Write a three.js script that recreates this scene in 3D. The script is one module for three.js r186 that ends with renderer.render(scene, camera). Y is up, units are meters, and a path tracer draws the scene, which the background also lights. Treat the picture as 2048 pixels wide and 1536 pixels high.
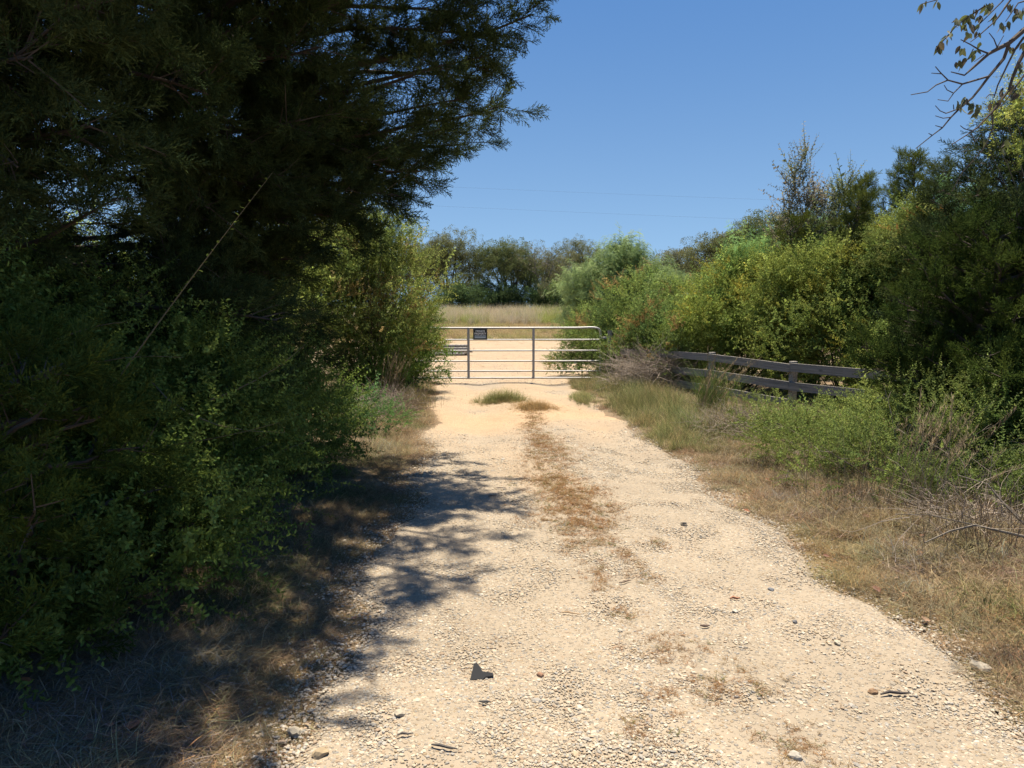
import * as THREE from 'three';
import { ImprovedNoise } from 'three/addons/math/ImprovedNoise.js';
import { mergeGeometries } from 'three/addons/utils/BufferGeometryUtils.js';
import { RoundedBoxGeometry } from 'three/addons/geometries/RoundedBoxGeometry.js';

// ---------------------------------------------------------------- camera, sky, sun, exposure
const scene = new THREE.Scene();
const PITCH = THREE.MathUtils.degToRad(-5.3), EYE = 1.6, FOCAL = 1422;
const camera = new THREE.PerspectiveCamera(56.75, 4 / 3, 0.05, 2000);
camera.position.set(0, EYE, 0);
camera.rotation.set(PITCH, 0, 0);
const SUN = new THREE.Vector3(0.06, 1, -0.28).normalize();

const skyTex = (() => {                        // clear late-summer air: deep blue overhead, pale towards the horizon, aureole round the sun
  const w = 512, h = 256, d = new Float32Array(w * h * 4), v = new THREE.Vector3();
  for (let j = 0; j < h; j++) for (let i = 0; i < w; i++) {
    const el = ((j + 0.5) / h - 0.5) * Math.PI, az = ((i + 0.5) / w - 0.5) * 2 * Math.PI;
    v.set(Math.cos(el) * Math.cos(az), Math.sin(el), Math.cos(el) * Math.sin(az));
    const e = Math.max(0, v.y), t = Math.pow(1 - e, 3.6), c = Math.max(0, v.dot(SUN));
    const glow = 0.055 * Math.pow(c, 6) + 0.25 * Math.pow(c, 60);
    let r = 0.0235 + 0.162 * t + glow, g = 0.0875 + 0.21 * t + glow * 0.95, b = 0.242 + 0.172 * t + glow * 0.85;
    if (v.y < 0) { const k = Math.min(1, -v.y * 6); r = r * (1 - k) + 0.3 * k; g = g * (1 - k) + 0.25 * k; b = b * (1 - k) + 0.17 * k; }
    d.set([r, g, b, 1], (j * w + i) * 4);
  }
  const t = new THREE.DataTexture(d, w, h, THREE.RGBAFormat, THREE.FloatType);
  t.mapping = THREE.EquirectangularReflectionMapping; t.magFilter = THREE.LinearFilter; t.minFilter = THREE.LinearFilter; t.needsUpdate = true;
  return t;
})();
scene.background = skyTex; scene.environment = skyTex;

const sun = new THREE.DirectionalLight(0xfff2dc, 5);
sun.position.copy(SUN).multiplyScalar(60); sun.castShadow = true;
Object.assign(sun.shadow.camera, { left: -25, right: 25, top: 30, bottom: -30, near: 1, far: 160 });
sun.shadow.mapSize.set(4096, 4096);
scene.add(sun, sun.target);
const renderer = new THREE.WebGLRenderer({ antialias: true });
renderer.toneMapping = THREE.LinearToneMapping;
renderer.toneMappingExposure = 2.3;
renderer.shadowMap.enabled = true;

// ---------------------------------------------------------------- helpers
let seed = 7;
const reseed = s => { seed = s >>> 0; };
const R = () => { seed = (seed + 0x6D2B79F5) >>> 0; let t = seed; t = Math.imul(t ^ (t >>> 15), t | 1); t ^= t + Math.imul(t ^ (t >>> 7), t | 61); return ((t ^ (t >>> 14)) >>> 0) / 4294967296; };
const rr = (a, b) => a + (b - a) * R();
const gs = () => (R() + R() + R() + R() - 2) * 1.0;
const pick = a => a[Math.floor(R() * a.length)];
const PN = new ImprovedNoise();
const nz = (x, y, z = 0) => PN.noise(x + 17.3, y + 5.1, z + 9.7);
const sm = (a, b, x) => { const t = Math.min(1, Math.max(0, (x - a) / (b - a))); return t * t * (3 - 2 * t); };
const mixc = (a, b, t) => [a[0] + (b[0] - a[0]) * t, a[1] + (b[1] - a[1]) * t, a[2] + (b[2] - a[2]) * t];
const V = (x, y, z) => new THREE.Vector3(x, y, z);
// ray through a photograph pixel, as a real place: W at distance d down the road, G on the ground
const ray = (px, py) => V((px - 1024) / FOCAL, (768 - py) / FOCAL, -1).applyAxisAngle(V(1, 0, 0), PITCH);
const W = (px, py, d) => { const r = ray(px, py); return r.multiplyScalar(-d / r.z).add(V(0, EYE, 0)); };
const G = (px, py) => { const r = ray(px, py); return r.multiplyScalar(-EYE / r.y).add(V(0, EYE, 0)); };

function lerpTable(t, z) {                     // [[z, value] ...] by descending z
  if (z >= t[0][0]) return t[0][1];
  for (let i = 1; i < t.length; i++) if (z >= t[i][0]) { const [z0, a] = t[i - 1], [z1, b] = t[i]; return a + (b - a) * (z - z0) / (z1 - z0); }
  return t[t.length - 1][1];
}
const XL = z => lerpTable([[3, -1.1], [-2.6, -0.95], [-4, -0.9], [-8.6, -1.05], [-12, -1.4], [-15, -1.65], [-17.4, -1.9], [-21, -3.2], [-26, -5], [-38, -9], [-60, -9]], z);
const XR = z => lerpTable([[3, 2.5], [-3, 2.15], [-5, 2.02], [-7.5, 1.95], [-11.7, 1.75], [-14, 1.55], [-17.4, 1.45], [-21, 2.6], [-26, 6], [-38, 12], [-60, 12]], z);
function H(x, z) {                             // lie of the land
  const d = -z;
  let y = 2.0 * sm(22, 80, d) + 6 * sm(120, 500, d) * 0.3;
  y += 0.035 * nz(x * 0.5, z * 0.5) * (1 + sm(25, 60, d) * 4);
  const inL = x - XL(z), inR = XR(z) - x, out = -Math.min(inL, inR);
  y += 0.07 * sm(0, 1.0, out) + 0.04 * nz(x * 1.7, z * 1.7, 4) * sm(0.1, 0.7, out);
  if (d < 40) {                                // two worn wheel tracks and the hump between them
    const m = lerpTable([[3, 0.6], [-8, 0.55], [-12, 0.3], [-17.4, 0.05], [-40, 0]], z), k = sm(0.9, 0.2, out + 1.2);
    y -= 0.045 * (Math.exp(-Math.pow((x - m + 0.85) / 0.33, 2)) + Math.exp(-Math.pow((x - m - 0.85) / 0.33, 2))) * sm(6, 10, d) * sm(40, 24, d);
  }
  return y;
}

const names = {};
const numbered = n => { names[n] = (names[n] ?? -1) + 1; return names[n] ? `${n}_${String(names[n]).padStart(3, '0')}` : n; };
function tag(o, label, category, group, kind) { o.userData.label = label; if (category) o.userData.category = category; if (group) o.userData.group = group; if (kind) o.userData.kind = kind; return o; }
function thing(name, label, category, group, x = 0, y = 0, z = 0) { const g = new THREE.Group(); g.name = numbered(name); g.position.set(x, y, z); scene.add(g); return tag(g, label, category, group); }
function part(name, geo, mat, parent) { const m = new THREE.Mesh(geo, mat); m.name = name; parent.add(m); return m; }

// triangle soup
class Soup {
  constructor() { this.p = []; this.c = []; this.col = [1, 1, 1]; }
  tri(a, b, c) { this.p.push(a[0], a[1], a[2], b[0], b[1], b[2], c[0], c[1], c[2]); const k = this.col; for (let i = 0; i < 3; i++) this.c.push(k[0], k[1], k[2]); }
  quad(a, b, c, d) { this.tri(a, b, c); this.tri(a, c, d); }
  tube(pts, rad, sides = 5) {                  // pts [[x,y,z]...], rad per point
    const rings = []; let up = V(0.31, 0.2, 0.93).normalize();
    for (let i = 0; i < pts.length; i++) {
      const a = pts[Math.max(0, i - 1)], b = pts[Math.min(pts.length - 1, i + 1)];
      const t = V(b[0] - a[0], b[1] - a[1], b[2] - a[2]).normalize();
      const u = V().crossVectors(t, up); if (u.lengthSq() < 1e-4) u.set(1, 0, 0).cross(t); u.normalize(); const w = V().crossVectors(t, u).normalize(); up = V().crossVectors(u, t).normalize();
      const r = Array.isArray(rad) ? rad[i] : rad, ring = [];
      for (let s = 0; s < sides; s++) { const q = s / sides * Math.PI * 2, c = Math.cos(q) * r, d = Math.sin(q) * r; ring.push([pts[i][0] + u.x * c + w.x * d, pts[i][1] + u.y * c + w.y * d, pts[i][2] + u.z * c + w.z * d]); }
      rings.push(ring);
    }
    for (let i = 0; i + 1 < rings.length; i++) for (let s = 0; s < sides; s++) { const n = (s + 1) % sides; this.quad(rings[i][s], rings[i][n], rings[i + 1][n], rings[i + 1][s]); }
    const e = rings[rings.length - 1]; for (let s = 1; s + 1 < sides; s++) this.tri(e[0], e[s], e[s + 1]);
  }
  // leaf: base b, direction d, side s, normal n (unit Vector3s), length, width, fold
  leaf(b, d, s, n, L, w, fold = 0.25, fine = false) {
    const P = (u, v, h) => [b.x + d.x * u + s.x * v + n.x * h, b.y + d.y * u + s.y * v + n.y * h, b.z + d.z * u + s.z * v + n.z * h];
    const f = w * fold;
    if (!fine) { const B = P(0, 0, 0), T = P(L, 0, -f * 0.6); this.tri(B, P(L * 0.45, w, f), T); this.tri(B, T, P(L * 0.45, -w, f)); return; }
    const B = P(0, 0, 0), M = P(L * 0.5, 0, 0), T = P(L, 0, -f * 0.8);
    for (const q of [1, -1]) { const a = P(L * 0.28, w * 0.85 * q, f), c = P(L * 0.68, w * 0.82 * q, f * 0.8); this.tri(B, a, M); this.tri(a, c, M); this.tri(M, c, T); }
  }
  geo(colored = true) {
    const g = new THREE.BufferGeometry();
    g.setAttribute('position', new THREE.Float32BufferAttribute(this.p, 3));
    if (colored) g.setAttribute('color', new THREE.Float32BufferAttribute(this.c, 3));
    g.computeVertexNormals(); return g;
  }
}
const randDir = () => { const y = rr(-1, 1), a = rr(0, 6.2832), r = Math.sqrt(1 - y * y); return V(r * Math.cos(a), y, r * Math.sin(a)); };
function frame(d) { const s = V().crossVectors(d, Math.abs(d.y) < 0.9 ? V(0, 1, 0) : V(1, 0, 0)).normalize(); return [s, V().crossVectors(s, d).normalize()]; }
const along = (a, d, k) => V(a.x + d.x * k, a.y + d.y * k, a.z + d.z * k);
const arr = v => [v.x, v.y, v.z];

// gathers copies of a few sprig shapes; build() makes one instanced part per shape
class Copies {
  constructor(geos) { this.geos = geos; this.m = geos.map(() => []); this.c = geos.map(() => []); this.n = 0; }
  add(p, dir, scale, col, roll = R() * 6.2832, vi = Math.floor(R() * this.geos.length)) {
    const [s, n] = frame(dir), c = Math.cos(roll), q = Math.sin(roll);
    const x = V(s.x * c + n.x * q, s.y * c + n.y * q, s.z * c + n.z * q), z = V().crossVectors(x, dir);
    const k = Array.isArray(scale) ? scale : [scale, scale, scale];
    this.m[vi].push(x.x * k[0], x.y * k[0], x.z * k[0], 0, dir.x * k[1], dir.y * k[1], dir.z * k[1], 0, z.x * k[2], z.y * k[2], z.z * k[2], 0, p.x, p.y, p.z, 1);
    this.c[vi].push(col[0], col[1], col[2]); this.n++;
  }
  build(name, mat, parent) {
    const out = [];
    this.geos.forEach((g, i) => {
      const n = this.c[i].length / 3; if (!n) return;
      const im = new THREE.InstancedMesh(g, mat, n);
      im.instanceMatrix.array.set(this.m[i]);
      im.instanceColor = new THREE.InstancedBufferAttribute(new Float32Array(this.c[i]), 3);
      im.name = parent === scene ? numbered(name) : name; im.userData.kind = 'stuff'; parent.add(im); out.push(im);
    });
    return out;
  }
}

// ---------------------------------------------------------------- materials
const leafMat = (t = 0.42, rough = 1) => new THREE.MeshPhysicalMaterial({ color: 0xffffff, vertexColors: true, roughness: rough, transmission: t, thickness: 0, specularIntensity: 0, side: THREE.DoubleSide });
const M = {
  leaf: leafMat(0.5), needle: leafMat(0.3), blade: leafMat(0.3),
  bark: new THREE.MeshStandardMaterial({ color: new THREE.Color().setRGB(0.075, 0.058, 0.045), roughness: 0.95 }),
  paleBark: new THREE.MeshStandardMaterial({ color: new THREE.Color().setRGB(0.14, 0.12, 0.095), roughness: 0.95 }),
  greyTwig: new THREE.MeshStandardMaterial({ color: new THREE.Color().setRGB(0.25, 0.212, 0.175), roughness: 0.95, vertexColors: true }),
  stone: new THREE.MeshStandardMaterial({ color: 0xffffff, roughness: 0.9 }),
};
function canvasTex(w, h, draw, srgb = true) {
  const c = document.createElement('canvas'); c.width = w; c.height = h; draw(c.getContext('2d'), w, h);
  const t = new THREE.CanvasTexture(c); if (srgb) t.colorSpace = THREE.SRGBColorSpace; t.wrapS = t.wrapT = THREE.RepeatWrapping; t.magFilter = THREE.LinearFilter; return t;
}
const toS = v => Math.round(255 * (v <= 0.0031308 ? v * 12.92 : 1.055 * Math.pow(Math.max(v, 0), 1 / 2.4) - 0.055));
const css = c => `rgb(${toS(c[0])},${toS(c[1])},${toS(c[2])})`;
function gridTex(n, f, srgb) {                 // n x n texture from f(i,j) -> linear colour or height
  const d = new Uint8Array(n * n * 4);
  for (let j = 0; j < n; j++) for (let i = 0; i < n; i++) { const v = f(i, j), o = (j * n + i) * 4; if (srgb) { d[o] = toS(v[0]); d[o + 1] = toS(v[1]); d[o + 2] = toS(v[2]); } else d[o] = d[o + 1] = d[o + 2] = Math.max(0, Math.min(255, v * 255)); d[o + 3] = 255; }
  const t = new THREE.DataTexture(d, n, n); t.magFilter = THREE.LinearFilter; t.minFilter = THREE.LinearMipmapLinearFilter; t.generateMipmaps = true; t.wrapS = t.wrapT = THREE.RepeatWrapping; if (srgb) t.colorSpace = THREE.SRGBColorSpace; t.needsUpdate = true; return t;
}
// grit pressed into sand: a tile of 2 m, wraps round
reseed(11);
const GN = 1024, grit = new Float32Array(GN * GN), gritC = new Float32Array(GN * GN * 3);
{
  const tn = (i, j, f) => { const a = i / GN * 6.2832, b = j / GN * 6.2832; return PN.noise(Math.cos(a) * f + 3, Math.sin(a) * f + Math.cos(b) * f, Math.sin(b) * f + 8); };
  for (let j = 0; j < GN; j++) for (let i = 0; i < GN; i++) {
    const k = j * GN + i, n1 = tn(i, j, 1.6), n2 = tn(i, j, 7), n3 = R();
    grit[k] = 0.3 + 0.05 * n2 + 0.05 * n3;
    const v = 0.93 + 0.07 * n1 + 0.09 * n2 + 0.16 * (n3 - 0.5);
    gritC[k * 3] = 0.290 * v; gritC[k * 3 + 1] = 0.231 * v; gritC[k * 3 + 2] = 0.162 * v;
  }
  const cols = [[0.347, 0.284, 0.200], [0.305, 0.242, 0.168], [0.242, 0.194, 0.142], [0.194, 0.173, 0.147], [0.284, 0.200, 0.115], [0.367, 0.315, 0.236]];
  for (let s = 0; s < 26000; s++) {
    const cx = R() * GN, cy = R() * GN, r = 1.1 + 3.4 * Math.pow(R(), 3), el = rr(0.6, 1), an = R() * 3.14, ca = Math.cos(an), sa = Math.sin(an), col = pick(cols), t = rr(0.85, 1.1);
    for (let y = Math.floor(cy - r); y <= cy + r; y++) for (let x = Math.floor(cx - r); x <= cx + r; x++) {
      const dx = x - cx, dy = y - cy, q = Math.hypot(dx * ca + dy * sa, (dy * ca - dx * sa) / el) / r; if (q > 1) continue;
      const k = ((y + GN) % GN) * GN + (x + GN) % GN; grit[k] = Math.max(grit[k], 0.35 + 0.6 * Math.sqrt(1 - q * q) * Math.min(1, r / 4));
      for (let c = 0; c < 3; c++) gritC[k * 3 + c] = gritC[k * 3 + c] * 0.15 + 0.85 * col[c] * t;
    }
  }
}
const gritMap = gridTex(GN, (i, j) => { const k = (j * GN + i) * 3; return [gritC[k], gritC[k + 1], gritC[k + 2]]; }, true);
const gritBump = gridTex(GN, (i, j) => grit[j * GN + i], false);
// straw, thatch and soil: a tile of 2.5 m
reseed(12);
const strawTex = canvasTex(1024, 1024, (x, w, h) => {
  x.fillStyle = css([0.115, 0.076, 0.045]); x.fillRect(0, 0, w, h);
  const cols = [[0.216, 0.148, 0.079], [0.180, 0.119, 0.065], [0.144, 0.097, 0.058], [0.094, 0.061, 0.036], [0.238, 0.180, 0.104], [0.187, 0.108, 0.054], [0.122, 0.115, 0.054], [0.173, 0.151, 0.122]];
  for (let i = 0; i < 30000; i++) {
    const a = R() * 6.283, L = rr(6, 34), px = R() * w, py = R() * h, b = rr(-6, 6);
    x.strokeStyle = css(pick(cols)); x.lineWidth = rr(0.6, 1.7); x.globalAlpha = rr(0.4, 0.95);
    for (const [ox, oy] of [[0, 0], [w, 0], [-w, 0], [0, h], [0, -h]]) { const qx = px + ox, qy = py + oy; if (qx < -40 || qy < -40 || qx > w + 40 || qy > h + 40) continue; x.beginPath(); x.moveTo(qx, qy); x.quadraticCurveTo(qx + Math.cos(a) * L / 2 + b, qy + Math.sin(a) * L / 2 + b, qx + Math.cos(a) * L, qy + Math.sin(a) * L); x.stroke(); }
  }
});
M.ground = new THREE.MeshStandardMaterial({ map: strawTex, vertexColors: true, roughness: 1, bumpMap: strawTex, bumpScale: 0.012 });
M.road = new THREE.MeshStandardMaterial({ map: gritMap, vertexColors: true, roughness: 0.95, bumpMap: gritBump, bumpScale: 0.012 });
const woodTex = (() => { reseed(13); return canvasTex(1024, 256, (x, w, h) => {
  x.fillStyle = css([0.26, 0.243, 0.22]); x.fillRect(0, 0, w, h);
  for (let i = 0; i < 1100; i++) { const y = R() * h, px = R() * w, L = rr(60, 500), t = R() < 0.25 ? rr(0.015, 0.05) : rr(0.12, 0.44); x.strokeStyle = css([t, t * 0.94, t * 0.85]); x.globalAlpha = rr(0.15, 0.7); x.lineWidth = rr(0.5, 2.2); x.beginPath(); x.moveTo(px, y); x.bezierCurveTo(px + L / 3, y + rr(-4, 4), px + L * 2 / 3, y + rr(-5, 5), px + L, y + rr(-3, 3)); x.stroke(); }
  for (let i = 0; i < 5; i++) { const px = R() * w, y = R() * h; for (let k = 9; k > 0; k--) { x.globalAlpha = 0.5; x.strokeStyle = css(k % 2 ? [0.06, 0.055, 0.05] : [0.17, 0.16, 0.15]); x.beginPath(); x.ellipse(px, y, k * 2.4, k, 0, 0, 6.3); x.stroke(); } }
}); })();
M.wood = new THREE.MeshStandardMaterial({ map: woodTex, roughness: 0.92, bumpMap: woodTex, bumpScale: 0.004 });

// ---------------------------------------------------------------- ground, road
{
  const axis = (n, lo, hi, fine, f) => { const o = []; for (let i = 0; i <= n; i++) { const t = i / n * 2 - 1; const s = Math.sign(t) * (Math.abs(t) * fine + (Math.pow(Math.abs(t), 7)) * ((t < 0 ? -lo : hi) - fine)); o.push(s); } return o; };
  const xs = axis(230, -450, 450, 14), zs = []; for (let i = 0; i <= 300; i++) { const t = i / 300; zs.push(7 - (t * 46 + Math.pow(t, 8) * 760)); }
  const P = [], U = [], C = [], I = [];
  for (const z of zs) for (const x of xs) {
    P.push(x, H(x, z), z); U.push(x / 2.5, z / 2.5);
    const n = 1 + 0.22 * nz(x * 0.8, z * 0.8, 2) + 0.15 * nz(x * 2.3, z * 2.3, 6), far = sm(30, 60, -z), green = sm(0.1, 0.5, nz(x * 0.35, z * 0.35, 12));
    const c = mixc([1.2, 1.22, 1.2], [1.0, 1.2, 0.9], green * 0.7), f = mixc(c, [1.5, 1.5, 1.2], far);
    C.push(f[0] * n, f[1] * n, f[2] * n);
  }
  const nx = xs.length; for (let j = 0; j + 1 < zs.length; j++) for (let i = 0; i + 1 < nx; i++) { const a = j * nx + i; I.push(a, a + 1, a + nx, a + 1, a + nx + 1, a + nx); }
  const g = new THREE.BufferGeometry(); g.setAttribute('position', new THREE.Float32BufferAttribute(P, 3)); g.setAttribute('uv', new THREE.Float32BufferAttribute(U, 2)); g.setAttribute('color', new THREE.Float32BufferAttribute(C, 3)); g.setIndex(I); g.computeVertexNormals();
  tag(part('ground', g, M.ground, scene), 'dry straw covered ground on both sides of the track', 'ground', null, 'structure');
}
const edgeN = (x, z) => 0.22 * nz(x * 0.9, z * 0.9, 31) + 0.12 * nz(x * 3.1, z * 3.1, 37);
const inRoad = (x, z) => Math.min(x - XL(z), XR(z) - x) + edgeN(x, z);
const sandy = (x, z) => sm(-8.2, -10.5, z + 1.3 * nz(x * 0.7, z * 0.35, 51)) * (1 - 0.75 * sm(0.12, 0.4, nz(x * 0.8, z * 0.8, 55))) + sm(0.2, 0.5, nz(x * 0.6, z * 0.3, 58)) * 0.55 * sm(-5, -7, z);
{
  const P = [], U = [], C = [], I = [], nxs = 64; let rows = 0;
  for (let k = 0; k <= 260; k++) {
    const t = k / 260, z = 4.5 - (t * 30 + t * t * t * 14.5), xl = XL(z) - 0.45, xr = XR(z) + 0.45; rows++;
    for (let i = 0; i <= nxs; i++) {
      const x = xl + (xr - xl) * i / nxs, e = Math.min(inRoad(x, z), (z + 39 + 2 * nz(x * 0.4, 3)) * 0.4);
      P.push(x, H(x, z) + Math.max(-0.09, 0.014 - 0.09 * sm(0.14, -0.14, e)) + 0.008 * nz(x * 4, z * 4, 3) * (1 - sandy(x, z)), z); U.push(x / 2, z / 2);
      const s = sandy(x, z), n = 1 + 0.10 * nz(x * 1.3, z * 1.3, 21) + 0.06 * nz(x * 5, z * 5, 22), far = sm(-16, -26, z);
      const c = mixc([0.93, 0.96, 1.0], [1.12, 1.04, 0.95], Math.max(s, far)); C.push(c[0] * n, c[1] * n, c[2] * n);
    }
  }
  for (let j = 0; j + 1 < rows; j++) for (let i = 0; i < nxs; i++) { const a = j * (nxs + 1) + i, b = a + nxs + 1; I.push(a, a + 1, b, a + 1, b + 1, b); }
  const g = new THREE.BufferGeometry(); g.setAttribute('position', new THREE.Float32BufferAttribute(P, 3)); g.setAttribute('uv', new THREE.Float32BufferAttribute(U, 2)); g.setAttribute('color', new THREE.Float32BufferAttribute(C, 3)); g.setIndex(I); g.computeVertexNormals();
  tag(part('road', g, M.road, scene), 'pale sand and gravel track running through the gate', 'road', null, 'structure');
}
// ---------------------------------------------------------------- gravel
function stoneGeo(flat, jag, sub = 0) {
  const g = new THREE.IcosahedronGeometry(1, sub), p = g.attributes.position, o = R() * 50;
  for (let i = 0; i < p.count; i++) { const v = V(p.getX(i), p.getY(i), p.getZ(i)).normalize(), k = 1 + jag * nz(v.x * 1.4 + o, v.y * 1.4, v.z * 1.4); p.setXYZ(i, v.x * k, v.y * k * flat, v.z * k * 0.85); }
  g.computeVertexNormals(); return g;
}
reseed(21);
{
  const cp = new Copies([0.42, 0.5, 0.55, 0.38, 0.48].map(f => stoneGeo(f, 0.55)));
  const cols = [[0.37, 0.315, 0.235], [0.35, 0.285, 0.205], [0.41, 0.365, 0.29], [0.28, 0.24, 0.185], [0.27, 0.25, 0.215], [0.32, 0.25, 0.165], [0.355, 0.305, 0.235], [0.385, 0.33, 0.25], [0.27, 0.20, 0.135], [0.24, 0.225, 0.2]];
  const put = (x, z, s) => {
    const y = H(x, z) + 0.014 + s * 0.05, d = V(gs() * 0.3, 1, gs() * 0.3).normalize(), c = pick(cols), k = rr(0.82, 1.12);
    cp.add(V(x, y, z), d, [s * rr(0.8, 1.3), s, s * rr(0.8, 1.2)], [c[0] * k, c[1] * k, c[2] * k]);
  };
  for (let i = 0; i < 260000 && cp.n < 125000; i++) {
    const z = -2.0 - 14 * Math.pow(R(), 1.75), x = rr(XL(z) - 0.35, XR(z) + 0.35), e = inRoad(x, z);
    if (e < rr(-0.25, 0.1)) continue;
    const clump = 0.5 + 0.9 * nz(x * 1.5, z * 1.5, 71) + 0.5 * nz(x * 5, z * 5, 72) + 0.12 * sm(0.6, 0.1, e);
    if (R() > clump * (1 - 0.96 * sandy(x, z)) + 0.12 * (z > -8 ? 1 : 0)) continue;
    let s = 0.0036 + 0.0072 * Math.pow(R(), 3) + (R() < 0.008 ? rr(0, 0.012) : 0); if (-z > 7) s *= 1.25;
    put(x, z, s);
  }
  for (let i = 0; i < 5000; i++) { const z = rr(-17, -34), x = rr(Math.max(-5, XL(z)), Math.min(8, XR(z))); put(x, z, rr(0.008, 0.022)); }
  const ims = cp.build('gravel', M.stone, thing('gravel', 'loose pale cream gravel strewn over the track', 'gravel'));
  scene.children[scene.children.length - 1].userData.kind = 'stuff';
}

// ---------------------------------------------------------------- sprigs
function twig(S, a, b, r0, r1, col, sides = 3) { const k = S.col; S.col = col; S.tube([arr(a), arr(b)], [r0, r1], sides); S.col = k; }
function leafyShoot(len, n, L, w, { fine = false, spread = 0.9, droop = 0.1, bend = 0.15, wood = [0.55, 0.5, 0.4], r = 0.0016, vary = 0.25 } = {}) {
  const S = new Soup(), a0 = R() * 6.28, pt = t => V(Math.cos(a0) * bend * len * t * t, len * t, Math.sin(a0) * bend * len * t * t);
  S.col = wood; S.tube([0, 0.35, 0.7, 1].map(t => arr(pt(t))), [r, r * 0.8, r * 0.6, r * 0.3], 3);
  for (let i = 0; i < n; i++) {
    const t = Math.min(1, 0.06 + 0.94 * (i + R() * 0.5) / n), az = i * 2.4 + rr(-0.4, 0.4), out = V(Math.cos(az), 0, Math.sin(az));
    const d = V(out.x * spread, rr(0.35, 0.9) - droop, out.z * spread).normalize(), [s, nn] = frame(d), q = rr(-0.6, 0.6), c = Math.cos(q), k = Math.sin(q);
    const v = rr(1 - vary, 1 + vary); S.col = [v * rr(0.92, 1.08), v, v * rr(0.85, 1.15)];
    const s2 = V(s.x * c + nn.x * k, s.y * c + nn.y * k, s.z * c + nn.z * k), n2 = V().crossVectors(s2, d);
    const z = rr(0.7, 1.15) * (1 - 0.35 * t * t); S.leaf(pt(t), d, s2, n2, L * z, w * z, 0.3, fine);
  }
  return S.geo();
}
function juniperSpray(len, n, fine = 1) {      // plume of scale-leaved branchlets
  const S = new Soup(), a0 = R() * 6.28, pt = t => V(Math.cos(a0) * 0.12 * len * t * t, len * t, Math.sin(a0) * 0.12 * len * t * t);
  S.col = [0.9, 0.75, 0.5]; S.tube([0, 0.5, 1].map(t => arr(pt(t))), [0.0022, 0.0016, 0.0008], 3);
  for (let i = 0; i < n; i++) {
    const t = 0.05 + 0.95 * i / n, az = i * 2.4 + rr(-0.5, 0.5), L = len * (0.42 * (1 - t) + 0.14) * rr(0.7, 1.2);
    const d = V(Math.cos(az) * 0.75, rr(0.7, 1.1), Math.sin(az) * 0.75).normalize(), b = pt(t);
    const m = 3 + Math.floor(3 * R()), v0 = rr(0.75, 1.2);
    for (let k = 0; k <= m; k++) {
      const u = k / m, p = along(b, d, L * u * 0.8), e = k === m ? d.clone() : V(d.x + gs() * 0.8, d.y + gs() * 0.6 + 0.15, d.z + gs() * 0.8).normalize(), [s, nn] = frame(e), v = v0 * rr(0.8, 1.2);
      S.col = [v * (1 + 0.25 * u), v * (1 + 0.15 * u), v];
      S.leaf(p, e, s, nn, L * rr(0.3, 0.5) * fine, 0.0034 / fine + 0.0008, 0.6);
      if (k % 2) S.leaf(p, e, nn, s, L * 0.35, 0.003, 0.6);
    }
    twig(S, b, along(b, d, L), 0.0018, 0.0009, [v0 * 0.95, v0 * 0.95, v0 * 0.8]);
  }
  return S.geo();
}
function featherSpray(len, n) {                // drooping fern-like leaves of mesquite
  const S = new Soup(), a0 = R() * 6.28, pt = t => V(Math.cos(a0) * 0.55 * len * t * t, len * (t - 0.35 * t * t), Math.sin(a0) * 0.55 * len * t * t);
  S.col = [0.8, 0.75, 0.55]; S.tube([0, 0.4, 0.8, 1].map(t => arr(pt(t))), [0.003, 0.002, 0.0012, 0.0006], 3);
  for (let i = 0; i < n; i++) {
    const t = 0.1 + 0.9 * i / n, az = i * 2.4 + rr(-0.4, 0.4), d = V(Math.cos(az), rr(-0.5, 0.4), Math.sin(az)).normalize(), b = pt(t), Lf = rr(0.05, 0.09);
    const [s] = frame(d), v = rr(0.8, 1.2); S.col = [v, v, v * 0.9];
    for (let k = 1; k <= 5; k++) for (const q of [1, -1]) { const p = along(b, d, Lf * k / 5), e = V(d.x * 0.4 + s.x * q, d.y * 0.4 + s.y * q - 0.35, d.z * 0.4 + s.z * q).normalize(), [s3, n3] = frame(e); S.leaf(p, e, s3, n3, 0.034, 0.0038, 0.2); }
  }
  return S.geo();
}
function leafClump(rad, n, L, w) {             // rosette of stiff leaves at a branch end
  const S = new Soup();
  for (let i = 0; i < n; i++) { const d = randDir(); if (d.y < -0.3) d.y *= -0.6; d.normalize(); const b = along(V(0, 0, 0), d, rad * Math.sqrt(R())), e = V(d.x + gs() * 0.7, d.y + gs() * 0.7, d.z + gs() * 0.7).normalize(), [s, nn] = frame(e), v = rr(0.7, 1.25); S.col = [v * rr(0.95, 1.06), v, v * rr(0.85, 1.1)]; S.leaf(b, e, s, nn, L * rr(0.7, 1.2), w, 0.3); }
  return S.geo();
}
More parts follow.
